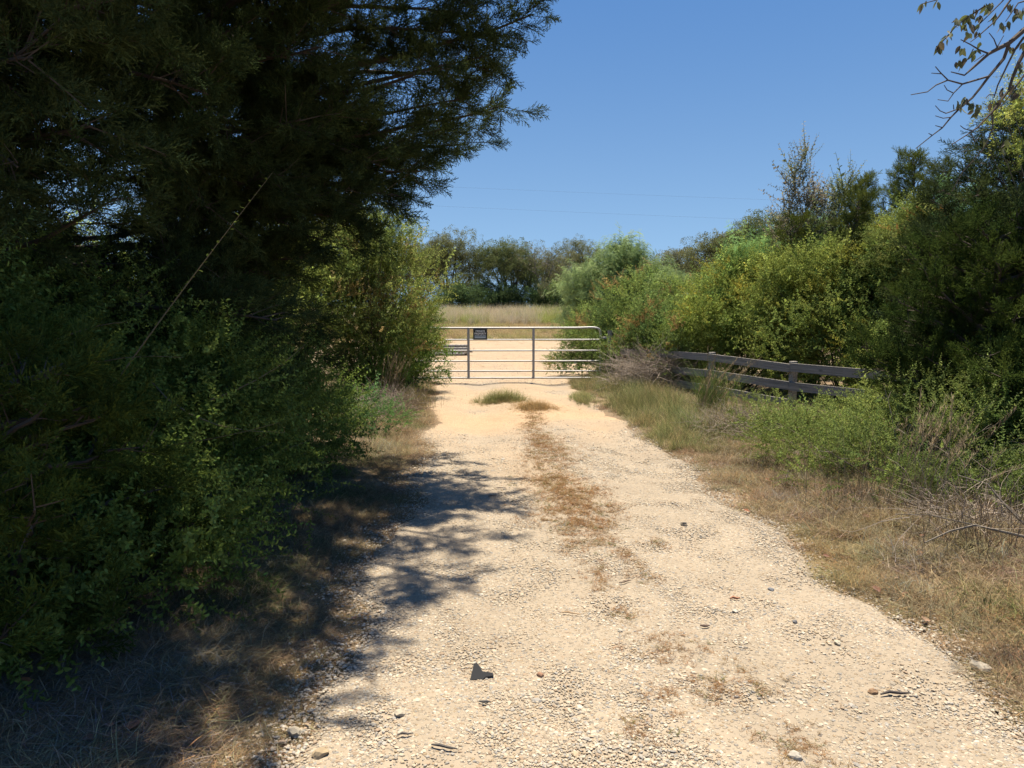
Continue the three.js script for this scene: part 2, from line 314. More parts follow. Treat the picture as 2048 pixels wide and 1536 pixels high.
function grassTuft(n, h, spread, { lie = 0, w = 0.0022, curl = 0.5, segs = 3 } = {}) {
  const S = new Soup();
  for (let i = 0; i < n; i++) {
    const a = R() * 6.283, L = h * rr(0.5, 1.15), dx = Math.cos(a), dz = Math.sin(a), sx = -dz, sz = dx, b = V(gs() * spread, 0, gs() * spread), q = rr(0.1, 0.7) + lie, ww = w * rr(0.7, 1.3);
    const v = rr(0.7, 1.25); S.col = [v * rr(0.95, 1.06), v, v * rr(0.85, 1.1)];
    const P = (t, k) => { const out = L * (Math.sin(q) * t + curl * t * t * 0.5), up = L * (Math.cos(q) * t - curl * t * t * 0.45); return [b.x + dx * out + sx * k, Math.max(0.002, b.y + Math.max(up, -0.01)), b.z + dz * out + sz * k]; };
    for (let s = 0; s < segs; s++) { const t0 = s / segs, t1 = (s + 1) / segs, k0 = ww * (1 - 0.7 * t0), k1 = ww * (1 - 0.7 * t1); if (s === segs - 1) S.tri(P(t0, -k0), P(t0, k0), P(1, 0)); else S.quad(P(t0, -k0), P(t0, k0), P(t1, k1), P(t1, -k1)); }
  }
  return S.geo();
}
reseed(31);
const SP = {
  privet: [0, 1, 2].map(() => leafyShoot(0.34, 24, 0.034, 0.0085, { fine: true, spread: 1, vary: 0.4, wood: [1.0, 0.95, 0.7], r: 0.0018 })),
  yaupon: [0, 1, 2].map(() => leafyShoot(0.20, 15, 0.034, 0.0105, { spread: 1.2, wood: [0.9, 0.8, 0.65], vary: 0.5 })),
  elm: [0, 1].map(() => leafyShoot(0.26, 20, 0.034, 0.0095, { spread: 1.1, droop: 0.3, wood: [0.7, 0.55, 0.4] })),
  juniper: [0, 1, 2].map(() => juniperSpray(0.22, 13)),
  juniperNear: [0, 1].map(() => juniperSpray(0.20, 17)),
  feather: [0, 1].map(() => featherSpray(0.42, 16)),
  oak: [0, 1].map(() => leafClump(0.22, 30, 0.085, 0.02)),
  sparse: [0, 1].map(() => leafyShoot(0.35, 13, 0.042, 0.014, { spread: 1, wood: [0.55, 0.5, 0.42], r: 0.003 })),
  thatch: [0, 1, 2].map(() => grassTuft(14, 0.13, 0.05, { lie: 0.85, curl: 0.4, w: 0.0016 })),
  wiry: [0, 1, 2].map(() => grassTuft(16, 0.2, 0.04, { lie: 0.2, curl: 0.8, w: 0.0015 })),
  soft: [0, 1].map(() => grassTuft(20, 0.26, 0.035, { lie: 0, curl: 0.7, w: 0.0017, segs: 4 })),
  stubble: [0, 1].map(() => grassTuft(16, 0.055, 0.035, { lie: 0.55, curl: 0.6, w: 0.0014 })),
  tall: [0, 1].map(() => grassTuft(22, 1.25, 0.12, { lie: -0.1, curl: 0.25, w: 0.006, segs: 4 })),
  mid: [0, 1].map(() => grassTuft(22, 0.42, 0.13, { lie: 0.1, curl: 0.4, w: 0.006 })),
};
function strawPatch(n, size, pal, { h = 0.13, wiry = 0.2 } = {}) {   // a mat of fallen straw with some standing blades
  const S = new Soup();
  for (let i = 0; i < n; i++) {
    const up = R() < wiry, a = R() * 6.283, L = h * rr(0.5, 1.4) * (up ? 1.2 : 1), dx = Math.cos(a), dz = Math.sin(a), bx = gs() * size * 0.6, bz = gs() * size * 0.6, q = up ? rr(0.1, 0.7) : rr(0.95, 1.5), cu = rr(0.1, 0.8), w = rr(0.0011, 0.0024), c = pick(pal), v = rr(0.55, 1.45), y0 = up ? 0 : rr(0, 0.035);
    S.col = [c[0] * v, c[1] * v, c[2] * v]; const be = gs() * 0.5;
    const P = (t, k) => { const out = L * (Math.sin(q) * t + cu * t * t * 0.4), sd = be * L * t * t; return [bx + dx * out - dz * (k + sd), Math.max(0.002, y0 + L * (Math.cos(q) * t - cu * t * t * 0.4 * (up ? 1 : 0.25))), bz + dz * out + dx * (k + sd)]; };
    for (let s = 0; s < 3; s++) { const t0 = s / 3, t1 = (s + 1) / 3, k0 = w * (1 - 0.7 * t0), k1 = w * (1 - 0.7 * t1); if (s === 2) S.tri(P(t0, -k0), P(t0, k0), P(1, 0)); else S.quad(P(t0, -k0), P(t0, k0), P(t1, k1), P(t1, -k1)); }
  }
  return S.geo();
}
const jit = (c, k = 0.18) => { const v = 1 + gs() * k; return [c[0] * v * (1 + gs() * 0.06), c[1] * v, c[2] * v * (1 + gs() * 0.1)]; };

// ---------------------------------------------------------------- shrubs: stems from the base, sprigs through lobes
const LK = 1.75;                                // sunlit leaf tone against the base colours listed below
function shrub(o) {
  reseed(o.seed);
  const t = thing(o.name, o.label, o.cat ?? 'shrub', o.group, o.x, H(o.x, o.z), o.z), S = new Soup(), cp = new Copies(SP[o.sprig]), y0 = H(o.x, o.z);
  const lobes = o.lobes.map(l => ({ c: V(l[0] - o.x, l[1] - y0, l[2] - o.z), r: V(l[3], l[4], l[5]), w: l[3] * l[4] + l[4] * l[5] + l[3] * l[5] }));
  if (o.rough !== 0) for (const l of [...lobes]) for (let k = 0; k < 4; k++) { const u = randDir(), s = rr(0.3, 0.5); u.y = Math.abs(u.y) * 0.9 - 0.15; lobes.push({ c: V(l.c.x + u.x * l.r.x, l.c.y + u.y * l.r.y, l.c.z + u.z * l.r.z), r: V(l.r.x * s, l.r.y * s * rr(0.8, 1.5), l.r.z * s), w: l.w * s * s }); }
  const tot = lobes.reduce((a, l) => a + l.w, 0);
  const lobe = () => { let k = R() * tot; for (const l of lobes) if ((k -= l.w) <= 0) return l; return lobes[0]; };
  const n0 = o.seed % 97, gap = o.gap ?? 0.18, f = o.noise ?? 1.5, size = o.size ?? 1, lk = o.k ?? LK;
  S.col = [1, 1, 1];
  for (let i = 0; i < (o.stems ?? 26); i++) {
    const l = lobe(), u = randDir(), e = V(l.c.x + u.x * l.r.x * 0.9, Math.max(0.08, l.c.y + u.y * l.r.y * 0.9), l.c.z + u.z * l.r.z * 0.9), b = V(gs() * 0.12 + l.c.x * 0.25 * R(), -0.05, gs() * 0.12 + l.c.z * 0.25 * R());
    const mid = V((b.x * 0.62 + e.x * 0.38) + gs() * 0.08, b.y * 0.4 + e.y * 0.6, (b.z * 0.62 + e.z * 0.38) + gs() * 0.08), r = (o.stemR ?? 0.016) * rr(0.6, 1.2), pts = [], rad = [];
    for (let k = 0; k <= 6; k++) { const q = k / 6, a = (1 - q) * (1 - q), c = 2 * q * (1 - q), d = q * q; pts.push([a * b.x + c * mid.x + d * e.x + gs() * 0.012, a * b.y + c * mid.y + d * e.y, a * b.z + c * mid.z + d * e.z + gs() * 0.012]); rad.push(r * (1 - 0.8 * q)); }
    S.tube(pts, rad, 5);
    for (let k = 0; k < 5; k++) { const p = pts[3 + Math.floor(R() * 3)], q = randDir(), L = rr(0.15, 0.4) * Math.min(1.4, l.r.y); S.tube([p, [p[0] + q.x * L * 0.5, p[1] + Math.abs(q.y) * L * 0.6, p[2] + q.z * L * 0.5], [p[0] + q.x * L, p[1] + Math.abs(q.y) * L, p[2] + q.z * L]], [r * 0.35, r * 0.25, r * 0.12], 3); }
  }
  for (let tries = 0; cp.n < o.n && tries < o.n * 6; tries++) {
    const l = lobe(), u = randDir(), k = 1 + 0.4 * nz(u.x * f + n0, u.y * f + l.c.x, u.z * f + l.c.z) + 0.13 * nz(u.x * f * 3 + n0, u.y * f * 3, u.z * f * 3), rad = k * (1 - 0.62 * Math.pow(R(), o.hollow ?? 1.7));
    const p = V(l.c.x + u.x * l.r.x * rad, l.c.y + u.y * l.r.y * rad, l.c.z + u.z * l.r.z * rad);
    if (p.y < (o.floor ?? 0.02)) continue;
    if (nz(p.x * 2.2 + n0, p.y * 2.2, p.z * 2.2) < -0.5 + gap * 1.3) continue;
    const dir = V(u.x * 0.8 + gs() * 0.9, u.y * 0.5 + 0.15 + (o.up ?? 0.1) + gs() * 0.6, u.z * 0.8 + gs() * 0.9).normalize();
    const m = nz(p.x * 1.1 + n0, p.y * 1.1, p.z * 1.1 + 40), q = Math.max(0, Math.min(1, 0.5 + m * 1.3 + gs() * 0.25));
    let c = mixc(o.cols[0], o.cols[1], q); if (o.cols[2] && nz(p.x * 1.7, p.y * 1.7 + n0, p.z * 1.7) > (o.rare ?? 0.34) + gs() * 0.1) c = o.cols[2];
    const sc = size * rr(0.75, 1.25) * (R() < 0.12 && rad > 0.85 ? (o.sprig === 'privet' ? rr(1.0, 1.25) : rr(1.4, 2.1)) : 1);
    cp.add(p, dir, sc, jit([c[0] * lk * 0.86, c[1] * lk, c[2] * lk * 1.35]));
  }
  part('stems', S.geo(), o.bark ?? M.bark, t);
  cp.build('foliage', o.mat ?? M.leaf, t);
  return t;
}
// ---------------------------------------------------------------- red cedars
function cedar(o) {
  reseed(o.seed);
  const y0 = H(o.x, o.z), t = thing(o.name, o.label, 'cedar tree', o.group, o.x, y0, o.z), T = new Soup(), B = new Soup(), cp = new Copies(SP[o.sprig ?? 'juniper']);
  const tp = [], tr = [], bend = o.bend ?? 0.12; for (let k = 0; k <= 12; k++) { const q = k / 12; tp.push([bend * Math.sin(q * 5 + o.seed) * q, -0.1 + (o.h + 0.1) * q, bend * Math.cos(q * 4 + o.seed) * q]); tr.push((o.trunk ?? 0.14) * (1 - 0.93 * q) * (k ? 1 : 1.25)); }
  T.tube(tp, tr, 9);
  const trunkAt = y => { const q = Math.max(0, Math.min(0.999, y / o.h)) * 12, i = Math.floor(q), k = q - i, a = tp[i], b = tp[i + 1]; return V(a[0] + (b[0] - a[0]) * k, a[1] + (b[1] - a[1]) * k, a[2] + (b[2] - a[2]) * k); };
  const cols = o.cols, den = o.den ?? 1, sz = o.size ?? 1;
  const limb = (hs, e, dens = 1) => {
    const a = trunkAt(hs), L = a.distanceTo(e), mid = a.clone().lerp(e, 0.5); mid.y += (o.sag ?? 0.06) * L * rr(-1.2, 1); mid.x += gs() * 0.06 * L; mid.z += gs() * 0.06 * L;
    const at = q => { const u = (1 - q) * (1 - q), v = 2 * q * (1 - q), w = q * q; return V(u * a.x + v * mid.x + w * e.x, u * a.y + v * mid.y + w * e.y, u * a.z + v * mid.z + w * e.z); };
    const r = (0.012 + 0.011 * L) * (o.limbR ?? 1), pts = [], rad = []; for (let k = 0; k <= 8; k++) { const p = at(k / 8); pts.push([p.x + gs() * 0.02, p.y + gs() * 0.02, p.z + gs() * 0.02]); rad.push(r * (1 - 0.85 * k / 8)); } B.tube(pts, rad, 6);
    const nSec = Math.max(4, Math.round(L * 9 * den * dens));
    for (let i = 0; i < nSec; i++) {
      const q = (o.bare ?? 0.18) + (1 - (o.bare ?? 0.18)) * Math.pow((i + R()) / nSec, 0.8), p = at(Math.min(1, q)), d = at(Math.min(1, q + 0.05)).sub(at(q - 0.05)).normalize(), az = R() * 6.283, [s, nn] = frame(d);
      if (o.gaps && nz((p.x + o.x) * o.gaps[0], p.y * o.gaps[0] * 1.2, (p.z + o.z) * 0.4) < o.gaps[1] && q < 0.8) continue;
      const dir = V(d.x * 0.75 + (s.x * Math.cos(az) + nn.x * Math.sin(az)) * 0.9, d.y * 0.6 + (s.y * Math.cos(az) + nn.y * Math.sin(az)) * 0.6 + (o.lift ?? 0.12), d.z * 0.75 + (s.z * Math.cos(az) + nn.z * Math.sin(az)) * 0.9).normalize();
      const sl = rr(0.25, 0.75) * (o.sec ?? 1) * (1.15 - 0.5 * q) * Math.min(1, 0.3 + L / 3), bend2 = gs() * 0.15;
      const sp = k => V(p.x + dir.x * sl * k, p.y + dir.y * sl * k + bend2 * sl * k * k, p.z + dir.z * sl * k);
      B.tube([0, 0.5, 1].map(k => arr(sp(k))), [0.007, 0.005, 0.002].map(x => x * Math.min(1.3, 0.4 + sl)), 3);
      const ns = Math.max(3, Math.round(sl * (o.tuft ?? 13))), warm = nz(p.x * 0.9 + o.seed, p.y * 0.9, p.z * 0.9);
      for (let k = 0; k < ns; k++) {
        const u = 0.15 + 0.9 * Math.pow((k + R()) / ns, o.tuft ? 0.6 : 1), e2 = V(dir.x * 0.8 + gs() * 0.75, dir.y * 0.7 + gs() * 0.55 + (o.lift ?? 0.12), dir.z * 0.8 + gs() * 0.75).normalize();
        cp.add(sp(u), e2, sz * rr(0.65, 1.15), jit(mixc(cols[0], cols[1], Math.max(0, Math.min(1, 0.5 + warm + gs() * 0.3))), 0.15));
      }
    }
  };
  for (const [hs, p, dn] of o.limbs ?? []) limb(hs, V(p.x - o.x, p.y - y0, p.z - o.z), dn);
  for (let i = 0; i < (o.nRandom ?? 40); i++) {
    const q = (o.low ?? 0.1) + (0.98 - (o.low ?? 0.1)) * (i + R()) / o.nRandom, az = o.sector ? rr(o.sector[0], o.sector[1]) : i * 2.4 + rr(-0.5, 0.5), rad = o.rad * Math.pow(1 - q, o.taper ?? 0.75) * rr(0.75, 1.15) * (o.trim && Math.cos(az) > -0.2 && q < 0.4 ? 0.5 : 1) + 0.12, hs = q * o.h;
    limb(hs, V(Math.cos(az) * rad, hs + rad * rr(o.rise?.[0] ?? 0.0, o.rise?.[1] ?? 0.5), Math.sin(az) * rad));
  }
  part('trunk', T.geo(), M.bark, t); part('limbs', B.geo(), M.bark, t); cp.build('foliage', M.needle, t);
  return t;
}
const CEDAR = [[0.045, 0.072, 0.033], [0.078, 0.108, 0.043]];
cedar({ name: 'cedar_tree', seed: 401, x: -3.7, z: -7.7, h: 8.0, rad: 3.2, trunk: 0.17, nRandom: 74, low: 0.12, taper: 0.6, rise: [-0.15, 0.55], den: 1.6, bare: 0.14, sec: 0.95, tuft: 20, size: 0.95, sag: 0.16, cols: CEDAR, limbR: 1.0, trim: true, gaps: [1.8, -0.15],
  label: 'largest dark cedar overhanging the track, its branch tips against the sky',
  limbs: [[4.0, W(1066, 30, 7.3)], [3.8, W(985, 110, 7.3), 0.9], [3.4, W(1000, 212, 8.1)], [3.2, W(935, 285, 9)], [2.9, W(850, 330, 8.2)], [4.1, W(950, 70, 7.2), 1.2], [3.6, W(925, 200, 7.6), 1.3], [3.2, W(890, 255, 8), 1.3], [3.7, W(965, 160, 7.7), 1.2], [4.5, W(940, 30, 7.0)], [4.2, W(880, 130, 6.7)], [3.2, W(830, 250, 7.2)], [2.7, W(760, 375, 7.8)], [2.4, W(690, 425, 7.6)],
    [2.1, W(580, 560, 7.6)], [1.5, W(630, 640, 7.6), 1.2], [1.0, W(600, 770, 7.4), 1.2], [1.3, W(560, 690, 7.0), 1.2], [5.0, W(1010, -60, 7.1)], [5.2, W(900, -130, 6.6)], [4.6, W(760, -40, 6.2)], [4.0, W(640, 90, 5.9)], [3.3, W(600, 240, 6)], [2.9, W(560, 350, 6.2)], [5.6, W(1060, -160, 7.8)], [5.6, W(840, -300, 6.6)], [2.5, W(600, 460, 6.8)], [4.8, V(-0.7, 5.0, -6.0)], [3.8, W(360, 150, 5.6)], [3.2, W(300, 330, 5.6)], [3.0, W(420, 420, 5.8)], [2.6, W(330, 520, 5.8)], [4.2, W(470, 60, 5.7)], [2.8, W(480, 300, 6)], [3.5, W(240, 230, 5.8)], [2.2, W(450, 560, 6)], [3.6, W(760, 330, 7.0)], [3.2, W(720, 200, 6.6)], [3.0, W(800, 395, 7.4), 1.2], [2.8, W(735, 440, 7.2), 1.2], [2.6, W(665, 480, 7.0), 1.2], [2.4, W(610, 515, 7.0), 1.2], [3.2, W(845, 345, 7.6)], [2.9, W(700, 380, 6.8)], [2.2, W(540, 545, 6.9)], [4.6, V(-0.9, 4.6, -5.2)], [5.4, V(-1.9, 5.6, -5.6)], [5.2, V(-2.6, 5.2, -5.0)], [5.8, V(-1.3, 6.0, -6.6)], [5.0, V(-1.7, 4.9, -4.7)], [5.4, V(-2.2, 5.8, -6.4)], [5.0, V(0.05, 5.0, -6.3)], [5.2, V(-0.05, 5.2, -5.7)], [4.8, V(-0.35, 4.9, -5.2)], [4.6, V(-0.55, 4.8, -4.7), 1.2]] });
cedar({ name: 'cedar_tree', seed: 402, x: -4.7, z: -5.0, h: 7.4, rad: 2.9, trunk: 0.15, nRandom: 60, low: 0.14, taper: 0.55, rise: [-0.15, 0.5], den: 1.45, bare: 0.18, sec: 0.95, tuft: 20, sag: 0.16, gaps: [1.8, -0.2], cols: CEDAR,
  label: 'cedar filling the top left corner with dark drooping foliage',
  limbs: [[3.4, W(60, 120, 3.9)], [3.0, W(130, 40, 4.0)], [2.6, W(40, 330, 3.9)], [3.8, W(300, 20, 4.4)], [2.4, W(180, 250, 4.2)], [3.8, W(420, 190, 5)], [3.2, W(330, 310, 5)], [4.0, V(-1.2, 4.6, -3.9), 1.5], [4.2, V(-0.8, 4.6, -4.4), 1.4], [3.8, V(-1.4, 4.5, -3.4), 1.6], [3.8, V(-1.8, 4.4, -3.0), 1.6], [4.2, V(-1.5, 5.2, -4.2), 1.5], [4.4, V(-2.3, 5.0, -3.6), 1.5], [4.0, V(-2.7, 4.6, -2.6), 1.6], [4.2, V(-1.9, 4.9, -2.4), 1.4], [4.4, V(-1.0, 5.0, -3.6), 1.6], [4.6, V(-1.6, 5.1, -3.9), 1.6], [4.6, V(-0.7, 5.2, -4.2), 1.5], [4.8, V(-1.3, 5.6, -4.3), 1.5], [4.4, V(-1.2, 5.1, -3.4)], [4.4, V(-0.95, 4.8, -5.0)], [3.8, V(-2.6, 4.0, -2.7)], [3.6, V(-2.2, 3.9, -3.6)], [4.6, V(-2.4, 4.9, -4.4)], [4.8, V(-3.2, 4.6, -3.2)], [4.4, V(-2.9, 4.4, -5.6)], [5.0, V(-1.9, 5.4, -4.0)], [4.6, V(-3.4, 4.4, -2.4)]] });
cedar({ name: 'cedar_tree', seed: 403, x: -9.2, z: -9.5, h: 5.0, rad: 3.0, trunk: 0.15, nRandom: 46, low: 0.06, taper: 0.6, den: 1.0, bare: 0.15, cols: CEDAR, label: 'dark cedar standing deep in the shade behind the two overhanging cedars' });
cedar({ name: 'young_cedar', seed: 404, sprig: 'juniperNear', x: -2.35, z: -3.25, h: 1.35, rad: 0.78, trunk: 0.035, nRandom: 34, low: 0.06, taper: 0.5, rise: [0.1, 0.6], den: 1.5, bare: 0.1, size: 0.9, sec: 0.75, cols: [[0.055, 0.085, 0.022], [0.10, 0.135, 0.03]], lift: 0.25, label: 'knee high young cedar with feathery green sprays at the left edge' });

// right side cedars
cedar({ name: 'cedar_tree', seed: 411, x: 5.85, z: -8.3, h: 3.9, rad: 1.5, trunk: 0.09, nRandom: 72, low: 0.06, taper: 0.65, rise: [0.3, 0.9], den: 1.7, bare: 0.1, sec: 0.8, cols: CEDAR, label: 'dark cedar at the right edge behind the fence' });
cedar({ name: 'cedar_tree', seed: 412, x: 7.5, z: -13.8, h: 4.6, rad: 1.45, trunk: 0.08, nRandom: 84, low: 0.1, taper: 1.15, rise: [0.5, 0.95], den: 1.15, bare: 0.04, sec: 0.62, lift: 0.5, cols: [[0.115, 0.15, 0.04], [0.165, 0.20, 0.05]], label: 'pointed green cedar rising above the shrubs behind the fence' });
cedar({ name: 'cedar_tree', seed: 413, x: 6.95, z: -14.4, h: 4.25, rad: 0.85, trunk: 0.06, nRandom: 64, low: 0.1, taper: 1.15, rise: [0.5, 0.95], den: 1.1, bare: 0.04, sec: 0.55, lift: 0.5, cols: [[0.115, 0.15, 0.04], [0.165, 0.20, 0.05]], label: 'slim cedar spire just left of the pointed green cedar' });
cedar({ name: 'cedar_tree', seed: 414, x: 5.75, z: -14.6, h: 3.5, rad: 0.8, trunk: 0.06, nRandom: 36, low: 0.1, taper: 0.6, rise: [0.4, 1.0], den: 1.2, bare: 0.08, sec: 0.7, cols: [[0.075, 0.105, 0.026], [0.12, 0.15, 0.032]], label: 'short bright green cedar among the shrubs below the bare reddish tree' });
cedar({ name: 'young_cedar', seed: 415, sprig: 'juniperNear', x: 5.0, z: -7.2, h: 2.4, rad: 1.3, trunk: 0.05, nRandom: 60, low: 0.05, taper: 0.5, rise: [0.2, 0.8], den: 1.3, bare: 0.1, sec: 0.8, lift: 0.3, cols: [[0.045, 0.075, 0.022], [0.085, 0.125, 0.03]], label: 'bushy young cedar in front of the right end of the fence' });

cedar({ name: 'cedar_tree', seed: 416, x: 6.35, z: -13.3, h: 3.75, rad: 0.95, trunk: 0.06, nRandom: 56, low: 0.25, taper: 1.1, rise: [0.5, 1.0], den: 1.2, bare: 0.05, sec: 0.6, lift: 0.45, cols: [[0.085, 0.115, 0.035], [0.13, 0.16, 0.045]], label: 'pointed cedar top poking out of the dense shrub mound behind the fence' });
cedar({ name: 'cedar_tree', seed: 417, x: 7.0, z: -11.9, h: 4.0, rad: 1.1, trunk: 0.07, nRandom: 60, low: 0.2, taper: 1.05, rise: [0.5, 1.0], den: 1.3, bare: 0.05, sec: 0.65, lift: 0.4, cols: [[0.085, 0.115, 0.035], [0.13, 0.16, 0.045]], label: 'pointed cedar between the shrub mound and the dark cedar at the right edge' });
// ---------------------------------------------------------------- shrubs, left
shrub({ name: 'yaupon_shrub', seed: 501, x: -2.8, z: -14.2, sprig: 'yaupon', n: 9000, size: 1.15, stems: 40, cols: [[0.12, 0.135, 0.03], [0.17, 0.17, 0.036], [0.22, 0.15, 0.045]], rare: 0.38, label: 'tall yellow green shrub on the left of the gate beside the big cedar',
  lobes: [[-2.95, 2.75, -14, 0.95, 1.05, 0.9], [-2.3, 2.3, -14.6, 0.9, 1.15, 0.9], [-3.5, 1.9, -13.5, 1.15, 1.3, 1.0], [-2.7, 1.5, -13.8, 1.05, 1.1, 1.0], [-3.4, 3.0, -14.8, 0.9, 0.8, 0.8]] });
shrub({ name: 'privet_shrub', seed: 502, rough: 0, x: -2.3, z: -14.9, sprig: 'yaupon', n: 5200, size: 1.05, stems: 26, cols: [[0.085, 0.125, 0.024], [0.13, 0.17, 0.03], [0.2, 0.18, 0.03]], rare: 0.42, label: 'bright green shrub covering the left end of the gate',
  lobes: [[-2.15, 0.8, -15.4, 0.68, 0.7, 0.6], [-2.8, 0.75, -14.1, 0.9, 0.85, 0.8], [-2.3, 1.4, -15.4, 0.65, 0.8, 0.6]] });
shrub({ name: 'dark_shrub', seed: 503, x: -4.6, z: -12.5, sprig: 'yaupon', n: 6500, size: 1.3, stems: 30, cols: [[0.11, 0.13, 0.027], [0.165, 0.17, 0.032]], label: 'shrub in the shade beneath the cedar branches, left of the yellow green one', lobes: [[-4.7, 1.3, -12.3, 1.5, 1.4, 1.2], [-5.6, 1.7, -13.2, 1.5, 1.7, 1.2], [-4.4, 2.4, -13.2, 1.2, 1.2, 1]] });
shrub({ name: 'dark_shrub', seed: 504, x: -7.2, z: -11.5, sprig: 'yaupon', n: 7500, size: 1.5, stems: 30, cols: [[0.11, 0.13, 0.027], [0.165, 0.17, 0.032]], label: 'broad dark thicket shrub far back under the cedars', lobes: [[-7.4, 1.4, -11.5, 1.8, 1.6, 1.2], [-9.6, 1.6, -12, 1.8, 1.8, 1.3], [-11.5, 1.7, -11, 1.6, 1.9, 1.4], [-6.2, 1, -10.8, 1, 1, 0.8]] });
shrub({ name: 'privet_shrub', seed: 505, k: 1.6, x: -2.9, z: -4.9, sprig: 'privet', n: 6000, size: 1.0, stems: 46, stemR: 0.006, gap: 0.26, cols: [[0.09, 0.115, 0.023], [0.135, 0.16, 0.029]], bark: M.paleBark, up: 0.0, label: 'shaded privet with small oval leaves sprawling to the edge of the track', noise: 2.2,
  lobes: [[-2.35, 0.55, -4.7, 0.85, 0.62, 0.7], [-3.0, 1.05, -5.0, 0.9, 0.85, 0.8], [-2.6, 0.35, -3.95, 0.7, 0.42, 0.5], [-3.7, 1.2, -4.8, 0.9, 1.0, 0.8], [-2.05, 0.36, -3.75, 0.5, 0.4, 0.45], [-2.3, 0.3, -3.05, 0.45, 0.34, 0.4]] });
shrub({ name: 'privet_shrub', seed: 506, k: 1.6, x: -2.95, z: -6.9, sprig: 'privet', n: 4600, size: 1.05, stems: 34, stemR: 0.007, gap: 0.22, cols: [[0.09, 0.115, 0.023], [0.135, 0.16, 0.029]], bark: M.paleBark, label: 'shaded privet beyond the sprawling one under the low cedar boughs', lobes: [[-2.75, 0.62, -6.7, 0.95, 0.7, 0.9], [-3.6, 0.9, -7.2, 1.1, 1.0, 0.9], [-2.55, 0.4, -7.9, 0.75, 0.5, 0.6]] });
shrub({ name: 'privet_shrub', seed: 507, k: 1.6, x: -3.6, z: -3.6, sprig: 'privet', n: 3600, size: 1.0, stems: 40, stemR: 0.006, gap: 0.3, noise: 2.2, cols: [[0.09, 0.115, 0.023], [0.135, 0.16, 0.029]], bark: M.bark, label: 'shaded privet with long arching canes at the left edge', lobes: [[-3.2, 1.25, -3.75, 0.75, 0.75, 0.6], [-3.7, 0.6, -3.5, 0.8, 0.65, 0.6], [-2.9, 0.55, -3.6, 0.5, 0.5, 0.4]] });
shrub({ name: 'roadside_weed', seed: 508, x: -1.75, z: -9.6, sprig: 'elm', n: 420, size: 0.75, stems: 16, stemR: 0.005, cat: 'weed', cols: [[0.07, 0.11, 0.03], [0.12, 0.17, 0.04]], label: 'small green weed at the left edge of the track in front of dry brush', lobes: [[-1.8, 0.28, -9.5, 0.45, 0.3, 0.4], [-2.2, 0.3, -9.9, 0.4, 0.3, 0.3]] });
shrub({ name: 'dark_shrub', seed: 509, x: -5.6, z: -8, sprig: 'yaupon', n: 5000, size: 1.3, stems: 20, cols: [[0.11, 0.13, 0.027], [0.165, 0.17, 0.032]], label: 'low dark shrub round the trunk of the largest cedar', lobes: [[-5.8, 1.0, -8, 1.3, 1.1, 1], [-4.6, 0.7, -7.6, 0.9, 0.8, 0.8], [-6.9, 1.2, -7, 1.1, 1.3, 1]] });

// ---------------------------------------------------------------- shrubs, right
shrub({ name: 'gate_shrub', seed: 521, rough: 0, x: 3.1, z: -18.2, sprig: 'yaupon', n: 11500, size: 1.2, stems: 60, cols: [[0.10, 0.125, 0.03], [0.15, 0.165, 0.034], [0.21, 0.13, 0.04]], rare: 0.36, label: 'green and rust tinged shrub behind the right end of the gate',
  lobes: [[3.3, 1.55, -18.2, 1.35, 1.2, 1.1], [2.7, 1.0, -17.9, 0.7, 0.95, 0.7], [1.95, 1.1, -19.2, 0.6, 0.75, 0.6], [1.75, 0.4, -19.6, 0.85, 0.42, 0.5], [2.35, 0.6, -16.95, 0.25, 0.5, 0.25], [4.3, 1.4, -17.6, 1.1, 1.2, 1], [3.0, 0.7, -17.0, 0.7, 0.7, 0.5], [3.0, 1.0, -16.2, 0.5, 0.85, 0.5], [3.35, 1.25, -16.4, 0.7, 0.9, 0.6], [3.5, 0.9, -15.2, 0.5, 0.75, 0.45]] });
shrub({ name: 'yellow_shrub', seed: 522, x: 4.9, z: -15.2, sprig: 'yaupon', n: 9000, size: 1.2, stems: 36, cols: [[0.115, 0.14, 0.028], [0.165, 0.17, 0.03], [0.25, 0.2, 0.03]], rare: 0.36, label: 'yellow flecked shrub behind the left end of the wooden fence', lobes: [[4.8, 2.1, -15.6, 0.9, 0.8, 0.8], [5.7, 2.2, -15.0, 0.9, 0.85, 0.8], [4.6, 1.25, -15.2, 1.1, 1.15, 0.9], [5.6, 1.35, -14.6, 1.1, 1.15, 0.9], [4.0, 0.8, -15.6, 0.7, 0.8, 0.6]] });
shrub({ name: 'yaupon_shrub', seed: 523, x: 6.2, z: -12.8, sprig: 'yaupon', n: 12500, size: 1.15, stems: 40, cols: [[0.11, 0.13, 0.027], [0.165, 0.17, 0.032], [0.2, 0.18, 0.03]], rare: 0.36, label: 'dense small leaved shrub mound behind the middle of the fence', lobes: [[5.9, 1.15, -13.0, 1.0, 1.1, 0.8], [6.7, 1.5, -12.4, 1.1, 1.3, 0.9], [6.4, 0.8, -11.8, 1.0, 0.9, 0.7], [6.9, 2.4, -13, 0.9, 0.8, 0.8], [6.1, 2.3, -13.4, 0.9, 0.8, 0.8], [5.4, 1.8, -13.9, 0.8, 0.8, 0.7], [7.0, 2.9, -12.6, 0.8, 0.6, 0.7]] });
